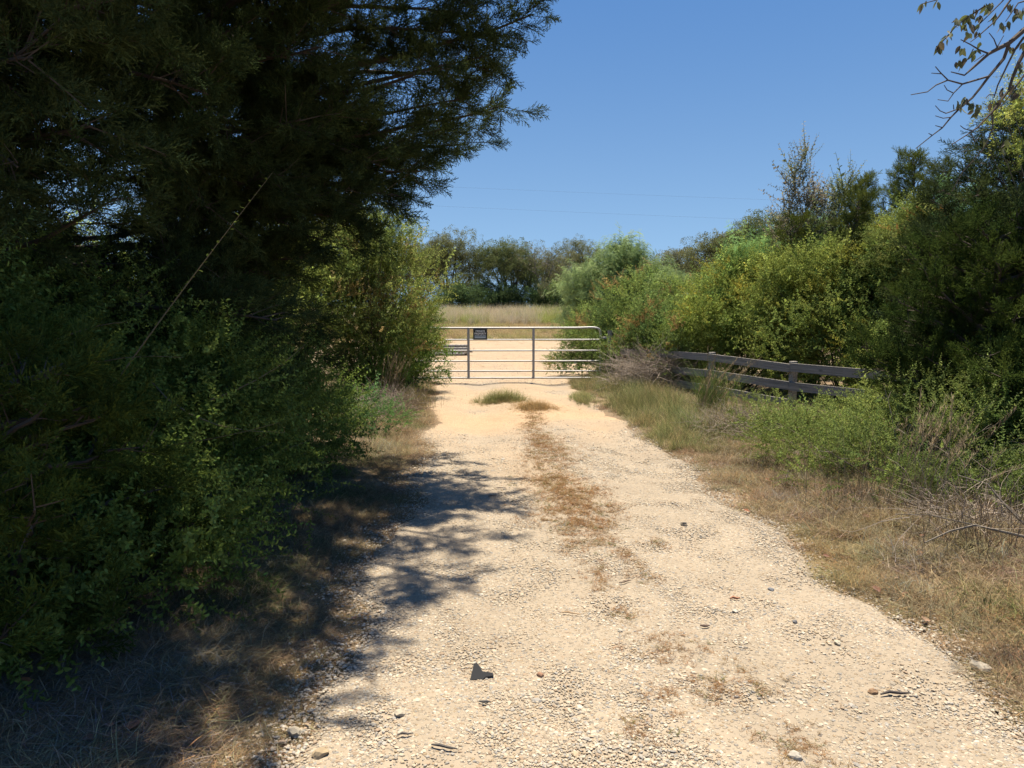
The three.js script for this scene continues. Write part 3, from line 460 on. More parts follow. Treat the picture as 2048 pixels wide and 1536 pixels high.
shrub({ name: 'vine_tangle', seed: 524, x: 7.4, z: -11.6, sprig: 'elm', n: 3600, size: 1.1, stems: 60, cat: 'vine tangle', bark: M.paleBark, cols: [[0.12, 0.135, 0.032], [0.17, 0.165, 0.038], [0.32, 0.13, 0.035]], rare: 0.33, gap: 0.3, label: 'vine tangle with orange leaves and pale twigs on top of the right shrubs', lobes: [[7.2, 2.6, -11.8, 1.0, 0.75, 0.8], [8.2, 2.3, -11.2, 1.1, 1.0, 0.9], [7.6, 1.4, -10.8, 1.0, 1.1, 0.7]] });
shrub({ name: 'feathery_mesquite', seed: 525, x: 3.5, z: -26.5, sprig: 'feather', n: 2300, size: 1.35, stems: 40, stemR: 0.035, cat: 'mesquite tree', cols: [[0.15, 0.175, 0.06], [0.20, 0.225, 0.08]], mat: M.leaf, up: 0.5, gap: 0.2, bark: M.paleBark, label: 'pale feathery mesquite behind the gate, tallest of the light green ones', lobes: [[3.3, 2.5, -26.4, 1.2, 1.3, 1.1], [4.5, 2.7, -26.6, 1.0, 1.4, 1.0], [2.8, 1.5, -26.2, 0.9, 1.0, 0.9], [3.9, 3.5, -26.8, 0.8, 0.9, 0.8], [5.2, 1.9, -26.4, 0.9, 1.2, 0.9]] });
shrub({ name: 'feathery_mesquite', seed: 526, x: 6.0, z: -24, sprig: 'feather', n: 1100, size: 1.25, stems: 24, stemR: 0.025, cat: 'mesquite tree', cols: [[0.14, 0.165, 0.058], [0.19, 0.21, 0.075]], up: 0.5, bark: M.paleBark, label: 'smaller feathery mesquite between the gate shrub and the far oaks on the right', lobes: [[5.8, 1.7, -24, 1.0, 1.3, 0.9], [7.2, 1.6, -23.4, 1.1, 1.2, 0.9]] });
shrub({ name: 'feathery_mesquite', seed: 527, x: 6.2, z: -16.6, sprig: 'feather', n: 1500, size: 0.95, stems: 22, stemR: 0.02, cat: 'mesquite tree', cols: [[0.12, 0.18, 0.05], [0.17, 0.22, 0.065]], up: 0.3, bark: M.paleBark, label: 'soft feathery mesquite showing above the yellow flecked shrub', lobes: [[5.7, 2.4, -16.4, 0.9, 0.9, 0.8], [6.9, 2.8, -16.2, 0.8, 0.9, 0.7], [5.0, 2.3, -16.0, 0.6, 0.7, 0.6]] });
shrub({ name: 'feathery_mesquite', seed: 528, x: 7.3, z: -11.4, sprig: 'feather', n: 260, size: 0.8, stems: 14, stemR: 0.012, cat: 'mesquite tree', cols: [[0.13, 0.2, 0.07], [0.18, 0.25, 0.09]], up: 0.4, bark: M.paleBark, label: 'wispy mesquite sprays standing up beside the dark right cedar', lobes: [[7.1, 3.1, -11.2, 0.45, 0.6, 0.4], [6.6, 2.5, -10.2, 0.3, 0.4, 0.3]] });
shrub({ name: 'reddish_tree', seed: 529, x: 6.5, z: -15.4, sprig: 'sparse', n: 1000, size: 1.15, stems: 34, stemR: 0.018, cat: 'tree', cols: [[0.15, 0.115, 0.06], [0.125, 0.13, 0.045]], bark: M.paleBark, up: 0.8, gap: 0.28, label: 'sparse reddish leaved tree with bare shoots above the right shrubs', lobes: [[6.5, 3.4, -15.4, 0.7, 0.9, 0.6], [6.2, 4.3, -15.5, 0.25, 0.9, 0.25], [7.0, 3.9, -15.3, 0.35, 0.7, 0.3]] });
shrub({ name: 'verge_privet', seed: 530, rough: 0, k: 1.6, x: 3.5, z: -6.3, sprig: 'privet', n: 3300, size: 0.7, stems: 34, stemR: 0.009, cat: 'shrub', cols: [[0.115, 0.13, 0.03], [0.165, 0.175, 0.038]], gap: 0.36, up: 0.1, bark: M.paleBark, label: 'spreading privet on the right verge, dry stalks in front of it', lobes: [[3.25, 0.36, -6.1, 0.75, 0.38, 0.6], [3.95, 0.42, -5.75, 0.75, 0.42, 0.55], [3.85, 0.55, -6.7, 0.75, 0.5, 0.55], [4.4, 0.4, -5.2, 0.75, 0.42, 0.5], [3.0, 0.3, -7.3, 0.55, 0.34, 0.6], [4.6, 0.75, -6.3, 0.6, 0.5, 0.5]] });
shrub({ name: 'verge_privet', seed: 531, rough: 0, k: 1.6, x: 3.7, z: -8.2, sprig: 'yaupon', n: 1300, size: 1.0, stems: 22, stemR: 0.009, cols: [[0.115, 0.13, 0.03], [0.165, 0.175, 0.038]], gap: 0.32, label: 'darker shrub crowding against the lower rails of the fence', lobes: [[4.0, 0.28, -8.1, 0.7, 0.3, 0.5], [4.7, 0.36, -8.6, 0.7, 0.34, 0.5], [3.5, 0.18, -8.9, 0.5, 0.2, 0.4]] });
shrub({ name: 'edge_shrub', seed: 532, k: 1.6, x: 5.9, z: -6.9, sprig: 'privet', n: 3800, size: 1.1, stems: 30, stemR: 0.012, cols: [[0.09, 0.115, 0.023], [0.135, 0.16, 0.029]], gap: 0.2, label: 'dark leafy shrub at the right edge below the dark cedar', lobes: [[5.7, 0.9, -7.0, 0.9, 0.85, 0.7], [5.0, 0.5, -6.3, 0.7, 0.5, 0.5], [6.2, 1.4, -7.4, 0.8, 1, 0.7]] });
shrub({ name: 'edge_shrub', seed: 533, x: 9.8, z: -12.5, sprig: 'yaupon', n: 6000, size: 1.4, stems: 26, cols: [[0.11, 0.13, 0.027], [0.165, 0.17, 0.032]], label: 'tall shrub behind the dark right cedar', lobes: [[9.6, 1.7, -12.6, 1.5, 1.8, 1.2], [11.5, 1.6, -12.4, 1.5, 1.7, 1.2]] });
shrub({ name: 'pasture_shrub', seed: 534, x: 8.6, z: -19, sprig: 'elm', n: 4200, size: 1.5, stems: 26, cols: [[0.1, 0.125, 0.03], [0.15, 0.17, 0.035]], label: 'rounded shrub in the pasture behind the fence shrubs', lobes: [[8.2, 1.6, -19, 1.5, 1.5, 1.2], [10.4, 1.9, -18.5, 1.6, 1.7, 1.2], [6.9, 1.2, -19.6, 1.1, 1.1, 1]] });
shrub({ name: 'verge_forbs', seed: 535, rough: 0, x: 3.5, z: -9.7, sprig: 'elm', n: 480, size: 0.7, k: 1.6, stems: 40, stemR: 0.005, cat: 'weeds', cols: [[0.115, 0.13, 0.03], [0.165, 0.175, 0.038], [0.2, 0.15, 0.06]], gap: 0.28, bark: M.paleBark, label: 'low leafy weeds on the right verge below the fence', lobes: [[3.2, 0.22, -9.2, 0.5, 0.26, 0.5], [3.75, 0.24, -10.3, 0.6, 0.28, 0.5], [4.2, 0.26, -9.3, 0.6, 0.28, 0.5], [3.6, 0.3, -11.6, 0.5, 0.34, 0.5], [3.0, 0.16, -8.0, 0.4, 0.2, 0.4]] });

// ---------------------------------------------------------------- oaks beyond the pasture
function oak(o) {
  reseed(o.seed);
  const y0 = H(o.x, o.z), t = thing(o.name ?? 'oak_tree', o.label, 'oak tree', 'oaks along the far side of the pasture', o.x, y0, o.z), T = new Soup(), B = new Soup(), cp = new Copies(SP.oak);
  const hb = o.h * rr(0.14, 0.22), lean = gs() * 0.3;
  T.tube([[0, -0.3, 0], [lean * 0.3, hb * 0.5, 0.1], [lean, hb, 0]], [o.h * 0.045, o.h * 0.035, o.h * 0.03], 8);
  const nl = o.lobes ?? 13;
  for (let i = 0; i < nl; i++) {
    const az = i * 2.4 + rr(-0.4, 0.4), q = (i + 0.5) / nl, rad = o.r * Math.sqrt(q) * rr(0.75, 1.05), cy = o.h * (0.82 - 0.5 * q * rr(0.5, 1.3)) + gs() * 0.3, c = V(Math.cos(az) * rad, cy, Math.sin(az) * rad * 0.85), lr = o.h * rr(0.16, 0.24);
    const m1 = V(lean + c.x * 0.35 + gs() * 0.5, hb + (cy - hb) * 0.3, c.z * 0.35 + gs() * 0.5), m2 = V(c.x * 0.75 + gs() * 0.5, hb + (cy - hb) * 0.72 + gs() * 0.4, c.z * 0.75 + gs() * 0.5), w = o.h * 0.012;
    B.tube([[lean, hb * 0.92, 0], arr(m1), arr(m2), arr(c)], [w, w * 0.8, w * 0.5, w * 0.2], 5);
    for (let k = 0; k < 6; k++) { const u = randDir(), b = m2.clone().lerp(c, R()), e = V(c.x + u.x * lr * 1.05, c.y + u.y * lr * 0.9, c.z + u.z * lr * 1.05), m = b.clone().lerp(e, 0.5).add(V(gs() * 0.2, gs() * 0.2, gs() * 0.2)); B.tube([arr(b), arr(m), arr(e)], [w * 0.35, w * 0.25, w * 0.1], 4); }
    if (o.bare && i % 3 === 0) continue;
    const n = Math.round((o.n ?? 1900) / nl);
    for (let k = 0; k < n; k++) {
      const u = randDir(), g = 1 + 0.45 * nz(u.x * 2 + i * 7, u.y * 2, u.z * 2 + o.seed), rd = lr * g * (1 - 0.6 * R() * R()), p = V(c.x + u.x * rd * 1.15, c.y + u.y * rd * 0.8, c.z + u.z * rd * 1.15);
      if (nz(p.x * 0.9 + o.seed, p.y * 0.9, p.z * 0.9) < -0.16) continue;
      cp.add(p, V(u.x + gs() * 0.4, u.y + 0.6, u.z + gs() * 0.4).normalize(), rr(1.0, 1.9), jit(mixc(o.cols?.[0] ?? [0.12, 0.13, 0.06], o.cols?.[1] ?? [0.165, 0.175, 0.078], R())));
    }
  }
  part('trunk', T.geo(), M.paleBark, t); part('limbs', B.geo(), o.bare ? M.paleBark : M.bark, t); cp.build('crown', M.leaf, t);
}
const far = (px, d) => (px - 1024) / FOCAL * d;
[[905, 82, 9.9, 4.0, 'oak with an open top just right of the tall yellow green shrub'], [1008, 80, 8.9, 4.4, 'rounded oak left of the one with pale bare limbs'], [1082, 78, 8.2, 4.6, 'oak with crooked pale bare limbs showing through its crown', true], [1150, 86, 9.2, 4.4, 'oak partly hidden by the feathery mesquite'], [1232, 90, 8.8, 4.6, 'oak mostly hidden behind the feathery mesquite'], [1345, 84, 7.8, 3.8, 'low oak in the dip between the mesquite and the right oaks'], [1452, 62, 7.8, 3.3, 'oak with ragged outer branches at the left of the right oak group'], [1520, 58, 8.8, 3.6, 'tallest oak of the right group above the shrubs'], [1600, 60, 9.0, 3.8, 'oak behind the sparse reddish tree'], [830, 88, 9.2, 4.5, 'oak behind the tall yellow green shrub'], [720, 84, 9.0, 4.5, 'oak seen through gaps under the large cedar'], [1720, 64, 8.2, 3.8, 'oak behind the pointed green cedar'], [600, 80, 8.8, 4.5, 'farthest left oak behind the cedars']]
  .forEach(([px, d, h, r, label, bare], i) => oak({ seed: 600 + i, x: far(px, d), z: -d, h, r, label, bare, n: bare ? 2000 : 3000, cols: i % 3 === 1 ? [[0.10, 0.125, 0.052], [0.14, 0.165, 0.066]] : i % 3 === 2 ? [[0.15, 0.155, 0.085], [0.18, 0.185, 0.10]] : undefined }));
[[935, 76, 2.9, 3.0], [985, 78, 3.2, 3.2], [1035, 76, 3.0, 3.4], [1085, 77, 3.4, 3.2], [1130, 75, 2.9, 2.4], [1180, 74, 3.0, 3.2]].forEach(([px, d, hh, w], i) => {
  const x = far(px, d), y = H(x, -d);
  shrub({ name: 'field_shrub', seed: 640 + i, x, z: -d, sprig: 'oak', n: 900, size: 1.3, k: 1.3, stems: 10, stemR: 0.04, cols: i === 4 ? [[0.12, 0.16, 0.035], [0.16, 0.2, 0.04]] : [[0.06, 0.085, 0.028], [0.095, 0.12, 0.036]], group: 'low bushes under the far oaks', label: i === 4 ? 'bright green bush at the right end of the tall grass' : `low dark bush under the far oaks, ${['first', 'second', 'third', 'fourth', '', 'fifth'][i]} from the left`, lobes: [[x - w * 0.4, y + hh * 0.5, -d, w * 0.6, hh * 0.6, 1.2], [x + w * 0.4, y + hh * 0.45, -d + 0.4, w * 0.6, hh * 0.55, 1.2]] });
});

// ---------------------------------------------------------------- pasture grass
reseed(701);
{
  const tall = new Copies(SP.tall), mid = new Copies(SP.mid);
  for (let i = 0; i < 11000; i++) {
    const z = -52 - 22 * R() - 1.5 * nz(i * 0.01, 2), x = rr(-34, 40), s = rr(0.75, 1.15); if (nz(x * 0.25, z * 0.25, 80) < -0.35) continue;
    const g = sm(0.0, 0.4, nz(x * 0.16, z * 0.3, 81) + (x > 2 ? 0.22 : 0)), c = mixc([0.42, 0.36, 0.26], [0.27, 0.30, 0.10], g);
    tall.add(V(x, H(x, z), z), V(gs() * 0.15, 1, gs() * 0.15).normalize(), [1.3, s, 1.3], jit(c));
  }
  for (let i = 0; i < 17000; i++) {
    const z = -33 - 24 * Math.pow(R(), 0.9), x = rr(-26, 28); if (inRoad(x, z) > 0.2 && z > -38.5 + 1.5 * nz(x * 0.4, 3)) continue;
    const g = sm(-0.1, 0.4, nz(x * 0.3, z * 0.3, 83)), c = mixc([0.34, 0.265, 0.145], [0.29, 0.265, 0.12], g);
    mid.add(V(x, H(x, z), z), V(gs() * 0.2, 1, gs() * 0.2).normalize(), [1, rr(0.5, 1.2), 1], jit(c));
  }
  const a = thing('tall_grass', 'tall pale seeding grass in front of the far oaks', 'grass'); a.userData.kind = 'stuff'; tall.build('grass_blades', M.blade, a);
  const b = thing('meadow_grass', 'low tan meadow grass between the sand and the tall grass', 'grass'); b.userData.kind = 'stuff'; mid.build('grass_blades', M.blade, b);
}
// ---------------------------------------------------------------- verge thatch and track grass
reseed(702);
{
  const st = new Copies(SP.stubble);
  const tan = [[0.274, 0.226, 0.142], [0.232, 0.185, 0.118], [0.307, 0.267, 0.176], [0.191, 0.154, 0.107], [0.266, 0.185, 0.103]], grey = [[0.216, 0.204, 0.182], [0.174, 0.162, 0.142]], grn = [[0.116, 0.135, 0.054], [0.149, 0.158, 0.073], [0.083, 0.113, 0.044]];
  const pal = { tan, rust: [...tan, [0.30, 0.205, 0.11], [0.27, 0.185, 0.105]], grey: [...grey, ...tan], green: [...grn, ...grn, ...tan] };
  const G2 = {}; for (const k in pal) G2[k] = new Copies([0, 1].map(() => strawPatch(190, 0.3, pal[k], { wiry: k === 'rust' ? 0.12 : 0.25 })));
  G2.soft = new Copies([0, 1, 2].map(() => strawPatch(130, 0.2, [...grn, [0.36, 0.31, 0.16], [0.40, 0.33, 0.18], [0.29, 0.27, 0.12], [0.23, 0.24, 0.09]], { wiry: 0.85, h: 0.24 })));
  for (let i = 0; i < 5200; i++) {
    const z = -1.6 - 17 * Math.pow(R(), 1.45), right = R() < 0.5, off = -0.05 + 3.2 * Math.pow(R(), 1.3), x = right ? XR(z) + off : XL(z) - off, e = inRoad(x, z);
    if (e > -0.02 + gs() * 0.1) continue;
    const m = nz(x * 0.9, z * 0.9, 85) + gs() * 0.15, edge = sm(-0.7, -0.05, e), y = H(x, z) - 0.004; let kind = m > 0.2 ? 'green' : m < -0.22 || (!right && R() < 0.35) ? 'grey' : 'tan'; if (R() < edge * 0.9) kind = 'rust';
    const s = rr(0.8, 1.2) * (1 - 0.35 * edge), up = V(gs() * 0.06, 1, gs() * 0.06).normalize();
    if (right && z < -8.8 + 1.6 * nz(x * 1.3, z * 0.8, 90) && off < 1.5 && R() < 0.5) G2.soft.add(V(x, y, z), up, [s, s * rr(0.5, 1.5), s], [rr(0.85, 1.15), rr(0.9, 1.1), 1]);
    else G2[kind].add(V(x, y, z), up, [s, s * rr(0.7, 1.2) * (right || z < -8 ? 1 : 0.5), s], [rr(0.88, 1.15), rr(0.9, 1.1), rr(0.85, 1.1)]);
  }
  const a = thing('verge_grass', 'dry matted straw and wiry grass along both verges', 'grass'); a.userData.kind = 'stuff';
  for (const k in G2) G2[k].build('grass_blades', M.blade, a);
  // rusty strip between the wheel tracks: patches at the places the photograph shows
  const patches = [[1070, 838, .16, .5], [1062, 858, .16, .45], [1078, 880, .18, .4], [1095, 893, .22, .4], [1105, 905, .3, .45], [1102, 925, .28, .4], [1092, 955, .22, .3], [1112, 968, .3, .35], [1130, 985, .26, .3], [1145, 1000, .2, .25], [1190, 985, .14, .2], [1128, 1020, .3, .3], [1165, 1035, .3, .25], [1150, 1055, .26, .2], [1225, 1020, .12, .15], [1205, 1090, .2, .14], [1160, 1095, .14, .12], [1192, 1142, .12, .12], [1285, 1155, .1, .1], [1200, 1175, .1, .1], [1250, 1230, .09, .07], [1335, 1300, .16, .1], [1365, 1310, .12, .08], [1465, 1365, .17, .1], [1430, 1390, .1, .08], [1320, 1395, .08, .08], [1260, 1120, .1, .1], [1315, 1090, .07, .1], [1600, 1500, .12, .1], [1560, 1490, .1, .06], [1280, 1470, .1, .08]];
  for (const [px, py, rx, rz] of patches) { const g = G(px, py), n = Math.round(1900 * rx * rz / (py > 1080 ? 0.75 : 1) + 8); for (let i = 0; i < n; i++) { const x = g.x + gs() * rx, z = g.z + gs() * rz * 1.5, c = R() < 0.12 ? [0.116, 0.122, 0.046] : R() < 0.5 ? [0.244, 0.136, 0.067] : [0.232, 0.157, 0.084]; st.add(V(x, H(x, z) + 0.014, z), V(gs() * 0.3, 1, gs() * 0.3).normalize(), rr(0.5, 1.1) * (py > 1080 ? 0.7 : 1), jit(c)); } }
  for (let i = 0; i < 700; i++) { const z = -18.5 - 20 * R(), x = rr(-4, 7); if (nz(x * 0.5, z * 0.5, 95) < 0.18 - 0.25 * sm(-28, -38, z) || inRoad(x, z) < 0.2) continue; st.add(V(x, H(x, z) + 0.014, z), V(gs() * 0.3, 1, gs() * 0.3).normalize(), rr(0.9, 2.2), jit([0.30, 0.22, 0.11])); }
  const b = thing('median_grass', 'rusty dried grass patches down the middle of the track and on the sand', 'grass'); b.userData.kind = 'stuff'; st.build('grass_blades', M.blade, b);
}
function clump(name, label, group, x, z, list, sd) {   // list: [sprig, n, rx, rz, scale0, scale1, colours]
  reseed(sd); const t = thing(name, label, 'grass clump', group, x, H(x, z), z);
  for (const [sp, n, rx, rz, s0, s1, cols] of list) { const cp = new Copies(SP[sp]); for (let i = 0; i < n; i++) { const dx = gs() * rx, dz = gs() * rz, k = 1 - 0.5 * Math.min(1, Math.hypot(dx / rx, dz / rz) / 1.6); cp.add(V(dx, H(x + dx, z + dz) - H(x, z) + (inRoad(x + dx, z + dz) > 0 ? 0.012 : 0), dz), V(dx / rx * 0.3 + gs() * 0.2, 1, dz / rz * 0.3 + gs() * 0.2).normalize(), rr(s0, s1) * k, jit(pick(cols))); } cp.build('blades', M.blade, t); }
}
{ let p = G(1005, 803); clump('grass_clump', 'round green grass clump in the middle of the track before the gate', 'clumps before the gate', p.x, p.z, [['soft', 110, 0.36, 0.3, 1.0, 1.9, [[0.204, 0.208, 0.085], [0.255, 0.238, 0.111], [0.162, 0.178, 0.068]]], ['wiry', 150, 0.6, 0.5, 0.6, 1.1, [[0.306, 0.230, 0.111], [0.255, 0.221, 0.102]]]], 711);
  p = G(1070, 818); clump('grass_clump', 'orange tan dried grass clump beside the round green one', 'clumps before the gate', p.x, p.z, [['wiry', 150, 0.3, 0.4, 1.0, 1.7, [[0.323, 0.212, 0.093], [0.289, 0.204, 0.102]]], ['stubble', 220, 0.5, 0.7, 0.7, 1.2, [[0.306, 0.196, 0.085]]]], 712);
  p = G(1165, 800); clump('grass_clump', 'strip of green grass on the right track edge near the gate', 'clumps before the gate', p.x, p.z, [['soft', 170, 0.2, 0.9, 0.7, 1.2, [[0.136, 0.170, 0.068], [0.212, 0.212, 0.093], [0.281, 0.238, 0.111]]]], 713); }
// ---------------------------------------------------------------- bunch grass, stalks, dead brush
function stalks(o) {
  reseed(o.seed); const y0 = H(o.x, o.z), t = thing(o.name, o.label, o.cat ?? 'grass clump', o.group, o.x, y0, o.z), S = new Soup();
  for (let i = 0; i < o.n; i++) {
    const bx = gs() * o.spread, bz = gs() * o.spread, L = o.h * rr(0.6, 1.1), lx = (o.lean?.[0] ?? 0) + gs() * (o.fan ?? 0.3), lz = (o.lean?.[1] ?? 0) + gs() * (o.fan ?? 0.3), v = rr(0.75, 1.2), c = pick(o.cols); S.col = [c[0] * v, c[1] * v, c[2] * v];
    const pt = q => [bx + lx * L * q * (0.4 + 0.7 * q), L * q * (1 - 0.18 * q * (Math.abs(lx) + Math.abs(lz))) - 0.03, bz + lz * L * q * (0.4 + 0.7 * q)];
    if (o.blade) { const a = R() * 6.28, sx = Math.cos(a), sz = Math.sin(a); for (let k = 0; k < 4; k++) { const q0 = k / 4, q1 = (k + 1) / 4, A = pt(q0), C = pt(q1), w0 = o.r * (1 - 0.85 * q0), w1 = o.r * (1 - 0.85 * q1); S.quad([A[0] - sx * w0, A[1], A[2] - sz * w0], [A[0] + sx * w0, A[1], A[2] + sz * w0], [C[0] + sx * w1, C[1], C[2] + sz * w1], [C[0] - sx * w1, C[1], C[2] - sz * w1]); } }
    else { S.tube([0, 0.35, 0.7, 1].map(pt), [o.r, o.r * 0.9, o.r * 0.75, o.r * 0.5], 4); if (o.plume && R() < 0.8) { for (let k = 0; k < 26; k++) { const q = 0.72 + 0.28 * k / 26, p = pt(q), d = V(gs() * 0.6 + lx * 0.3, 1, gs() * 0.6 + lz * 0.3).normalize(), [s, n] = frame(d); S.leaf(V(...p), d, s, n, 0.05, 0.003, 0.2); } } }
  }
  part(o.blade ? 'blades' : 'stalks', S.geo(), M.blade, t).userData.kind = 'stuff';
}
stalks({ name: 'bunch_grass', seed: 721, x: W(1425, 800, 11.2).x, z: -11.2, n: 420, h: 1.0, spread: 0.2, fan: 0.6, blade: true, r: 0.003, cols: [[0.104, 0.153, 0.041], [0.136, 0.185, 0.049], [0.081, 0.120, 0.032]], label: 'tall green bunch grass in front of the left end of the fence' });
stalks({ name: 'dry_stalks', seed: 722, x: W(1395, 850, 10.2).x, z: -10.2, n: 34, h: 1.1, spread: 0.16, fan: 0.3, lean: [0.35, 0], r: 0.0024, plume: true, cols: [[0.338, 0.265, 0.161], [0.289, 0.225, 0.136]], label: 'leaning tan grass stalks in front of the green bunch grass' });
stalks({ name: 'bunch_grass', seed: 723, x: W(1590, 860, 8.6).x, z: -8.5, n: 260, h: 0.6, spread: 0.16, fan: 0.45, blade: true, r: 0.003, cols: [[0.096, 0.136, 0.041], [0.161, 0.161, 0.065]], label: 'thin bunch grass on the verge below the fence middle post' });
stalks({ name: 'dry_stalks', seed: 724, x: W(1830, 1010, 5.3).x, z: -5.3, n: 46, h: 1.0, spread: 0.22, fan: 0.25, lean: [0.3, 0.02], r: 0.002, plume: true, cols: [[0.338, 0.273, 0.177], [0.273, 0.217, 0.144]], label: 'tall tan stalks rising in front of the right verge privet' });
stalks({ name: 'dry_stalks', seed: 725, x: W(1700, 1010, 5.9).x, z: -5.7, n: 60, h: 0.7, spread: 0.4, fan: 0.35, r: 0.002, cols: [[0.289, 0.234, 0.153]], label: 'thin straight dry stems at the left foot of the right verge privet' });
stalks({ name: 'dry_stalks', seed: 726, x: W(790, 790, 13.2).x, z: -12.6, n: 26, h: 1.0, spread: 0.14, fan: 0.2, lean: [0.15, 0], r: 0.004, plume: true, cols: [[0.338, 0.273, 0.177], [0.289, 0.234, 0.153]], label: 'pale dry stalks in front of the tall yellow green shrub' });
stalks({ name: 'dry_stalks', seed: 727, x: W(1960, 1080, 4.6).x, z: -4.6, n: 60, h: 0.5, spread: 0.35, fan: 0.5, r: 0.0022, cols: [[0.273, 0.209, 0.144], [0.217, 0.169, 0.120]], label: 'brittle brown stems at the lower right edge of the verge' });
stalks({ name: 'edge_grass', seed: 728, x: -1.85, z: -12.6, n: 800, h: 0.42, spread: 0.36, fan: 0.6, blade: true, r: 0.0022, cols: [[0.240, 0.217, 0.096], [0.193, 0.201, 0.081], [0.305, 0.234, 0.120]], label: 'olive grass on the left verge at the foot of the pale stalks' });
stalks({ name: 'edge_grass', seed: 729, x: W(1300, 820, 12).x, z: -12.2, n: 1300, h: 0.42, spread: 0.5, fan: 0.6, blade: true, r: 0.0022, cols: [[0.209, 0.217, 0.088], [0.273, 0.240, 0.120], [0.161, 0.185, 0.073]], label: 'soft olive grass on the right verge in front of the dead brush' });
function brush(o) {                            // tangle of leafless twigs
  reseed(o.seed); const t = thing(o.name, o.label, 'brush', o.group, o.x, H(o.x, o.z), o.z), S = new Soup();
  for (let i = 0; i < o.n; i++) {
    let p = V(gs() * o.rx * 0.6, R() * o.h * 0.5, gs() * o.rz * 0.6), d = V(p.x / o.rx * 0.8 + gs() * 0.8, rr(-0.1, 0.9), p.z / o.rz * 0.8 + gs() * 0.8).normalize(); const pts = [arr(p)], L = rr(0.25, 0.75) * o.len, curl = V(gs() * 0.5, -0.25 * R(), gs() * 0.5);
    for (let k = 0; k < 5; k++) { d = V(d.x + curl.x * 0.35 + gs() * 0.25, d.y + curl.y * 0.35 + gs() * 0.25, d.z + curl.z * 0.35 + gs() * 0.25).normalize(); p = along(p, d, L / 5); p.y = Math.max(0.01, p.y); pts.push(arr(p)); }
    const v = rr(0.6, 1.35); S.col = [v * 1.03, v, v * 0.97]; const r = o.r * rr(0.5, 1.3); S.tube(pts, [0, 1, 2, 3, 4, 5].map(k => r * (1 - 0.13 * k)), 3);
    if (R() < 0.6) { const a = pts[2 + Math.floor(R() * 3)], q = randDir(), l = L * 0.3; S.tube([a, [a[0] + q.x * l, Math.max(0.01, a[1] + Math.abs(q.y) * l), a[2] + q.z * l]], [r * 0.6, r * 0.3], 3); }
  }
  part('twigs', S.geo(), M.greyTwig, t).userData.kind = 'stuff';
}
brush({ name: 'dead_brush', seed: 741, x: W(1300, 760, 15.2).x, z: -15.0, n: 1300, rx: 1.0, rz: 0.7, h: 1.25, len: 1.1, r: 0.004, label: 'grey tangle of dead brush between the gate and the fence' });
brush({ name: 'dead_brush', seed: 742, x: -2.0, z: -11.2, n: 900, rx: 0.6, rz: 0.9, h: 0.5, len: 0.7, r: 0.003, label: 'low pinkish grey dead brush on the left verge' });
brush({ name: 'dead_brush', seed: 743, x: W(2000, 1050, 4.8).x, z: -4.95, n: 240, rx: 0.7, rz: 0.5, h: 0.35, len: 0.8, r: 0.0028, label: 'bare twigs heaped at the lower right edge' });
brush({ name: 'dead_brush', seed: 744, x: 2.95, z: -9.3, n: 650, rx: 0.6, rz: 1.3, h: 0.42, len: 0.6, r: 0.0028, label: 'dead brush low on the verge in front of the fence rails' });
brush({ name: 'dead_brush', seed: 745, x: W(1235, 775, 16.4).x, z: -16.3, n: 300, rx: 0.35, rz: 0.5, h: 0.3, len: 0.5, r: 0.003, label: 'small curled dead brush at the foot of the right gate post' });
{ // arching fallen branches at lower right
  reseed(751); const t = thing('fallen_branch', 'pale arching fallen branch on the lower right verge', 'branch', null, 3.2, H(3.2, -4.6), -4.6), loc = (px, py, d) => { const w = W(px, py, d); return [w.x - 3.2, Math.max(0.02, w.y - H(3.2, -4.6)), w.z + 4.6]; };
  const tw = (...q) => { const S = new Soup(); S.tube(...q); part('twig', S.geo(false), M.paleBark, t); };
  tw([loc(1850, 1085, 4.35), loc(1900, 1062, 4.5), loc(1950, 1050, 4.55), loc(2000, 1062, 4.5), loc(2070, 1078, 4.4)], [0.004, 0.006, 0.008, 0.009, 0.01], 6);
  tw([loc(1790, 1028, 4.9), loc(1860, 1030, 4.75), loc(1950, 1050, 4.55)], [0.003, 0.004, 0.006], 5);
  tw([loc(1915, 950, 4.9), loc(1975, 968, 4.8), loc(2010, 1010, 4.7), loc(2060, 1060, 4.6)], [0.003, 0.005, 0.006, 0.008], 5);

}
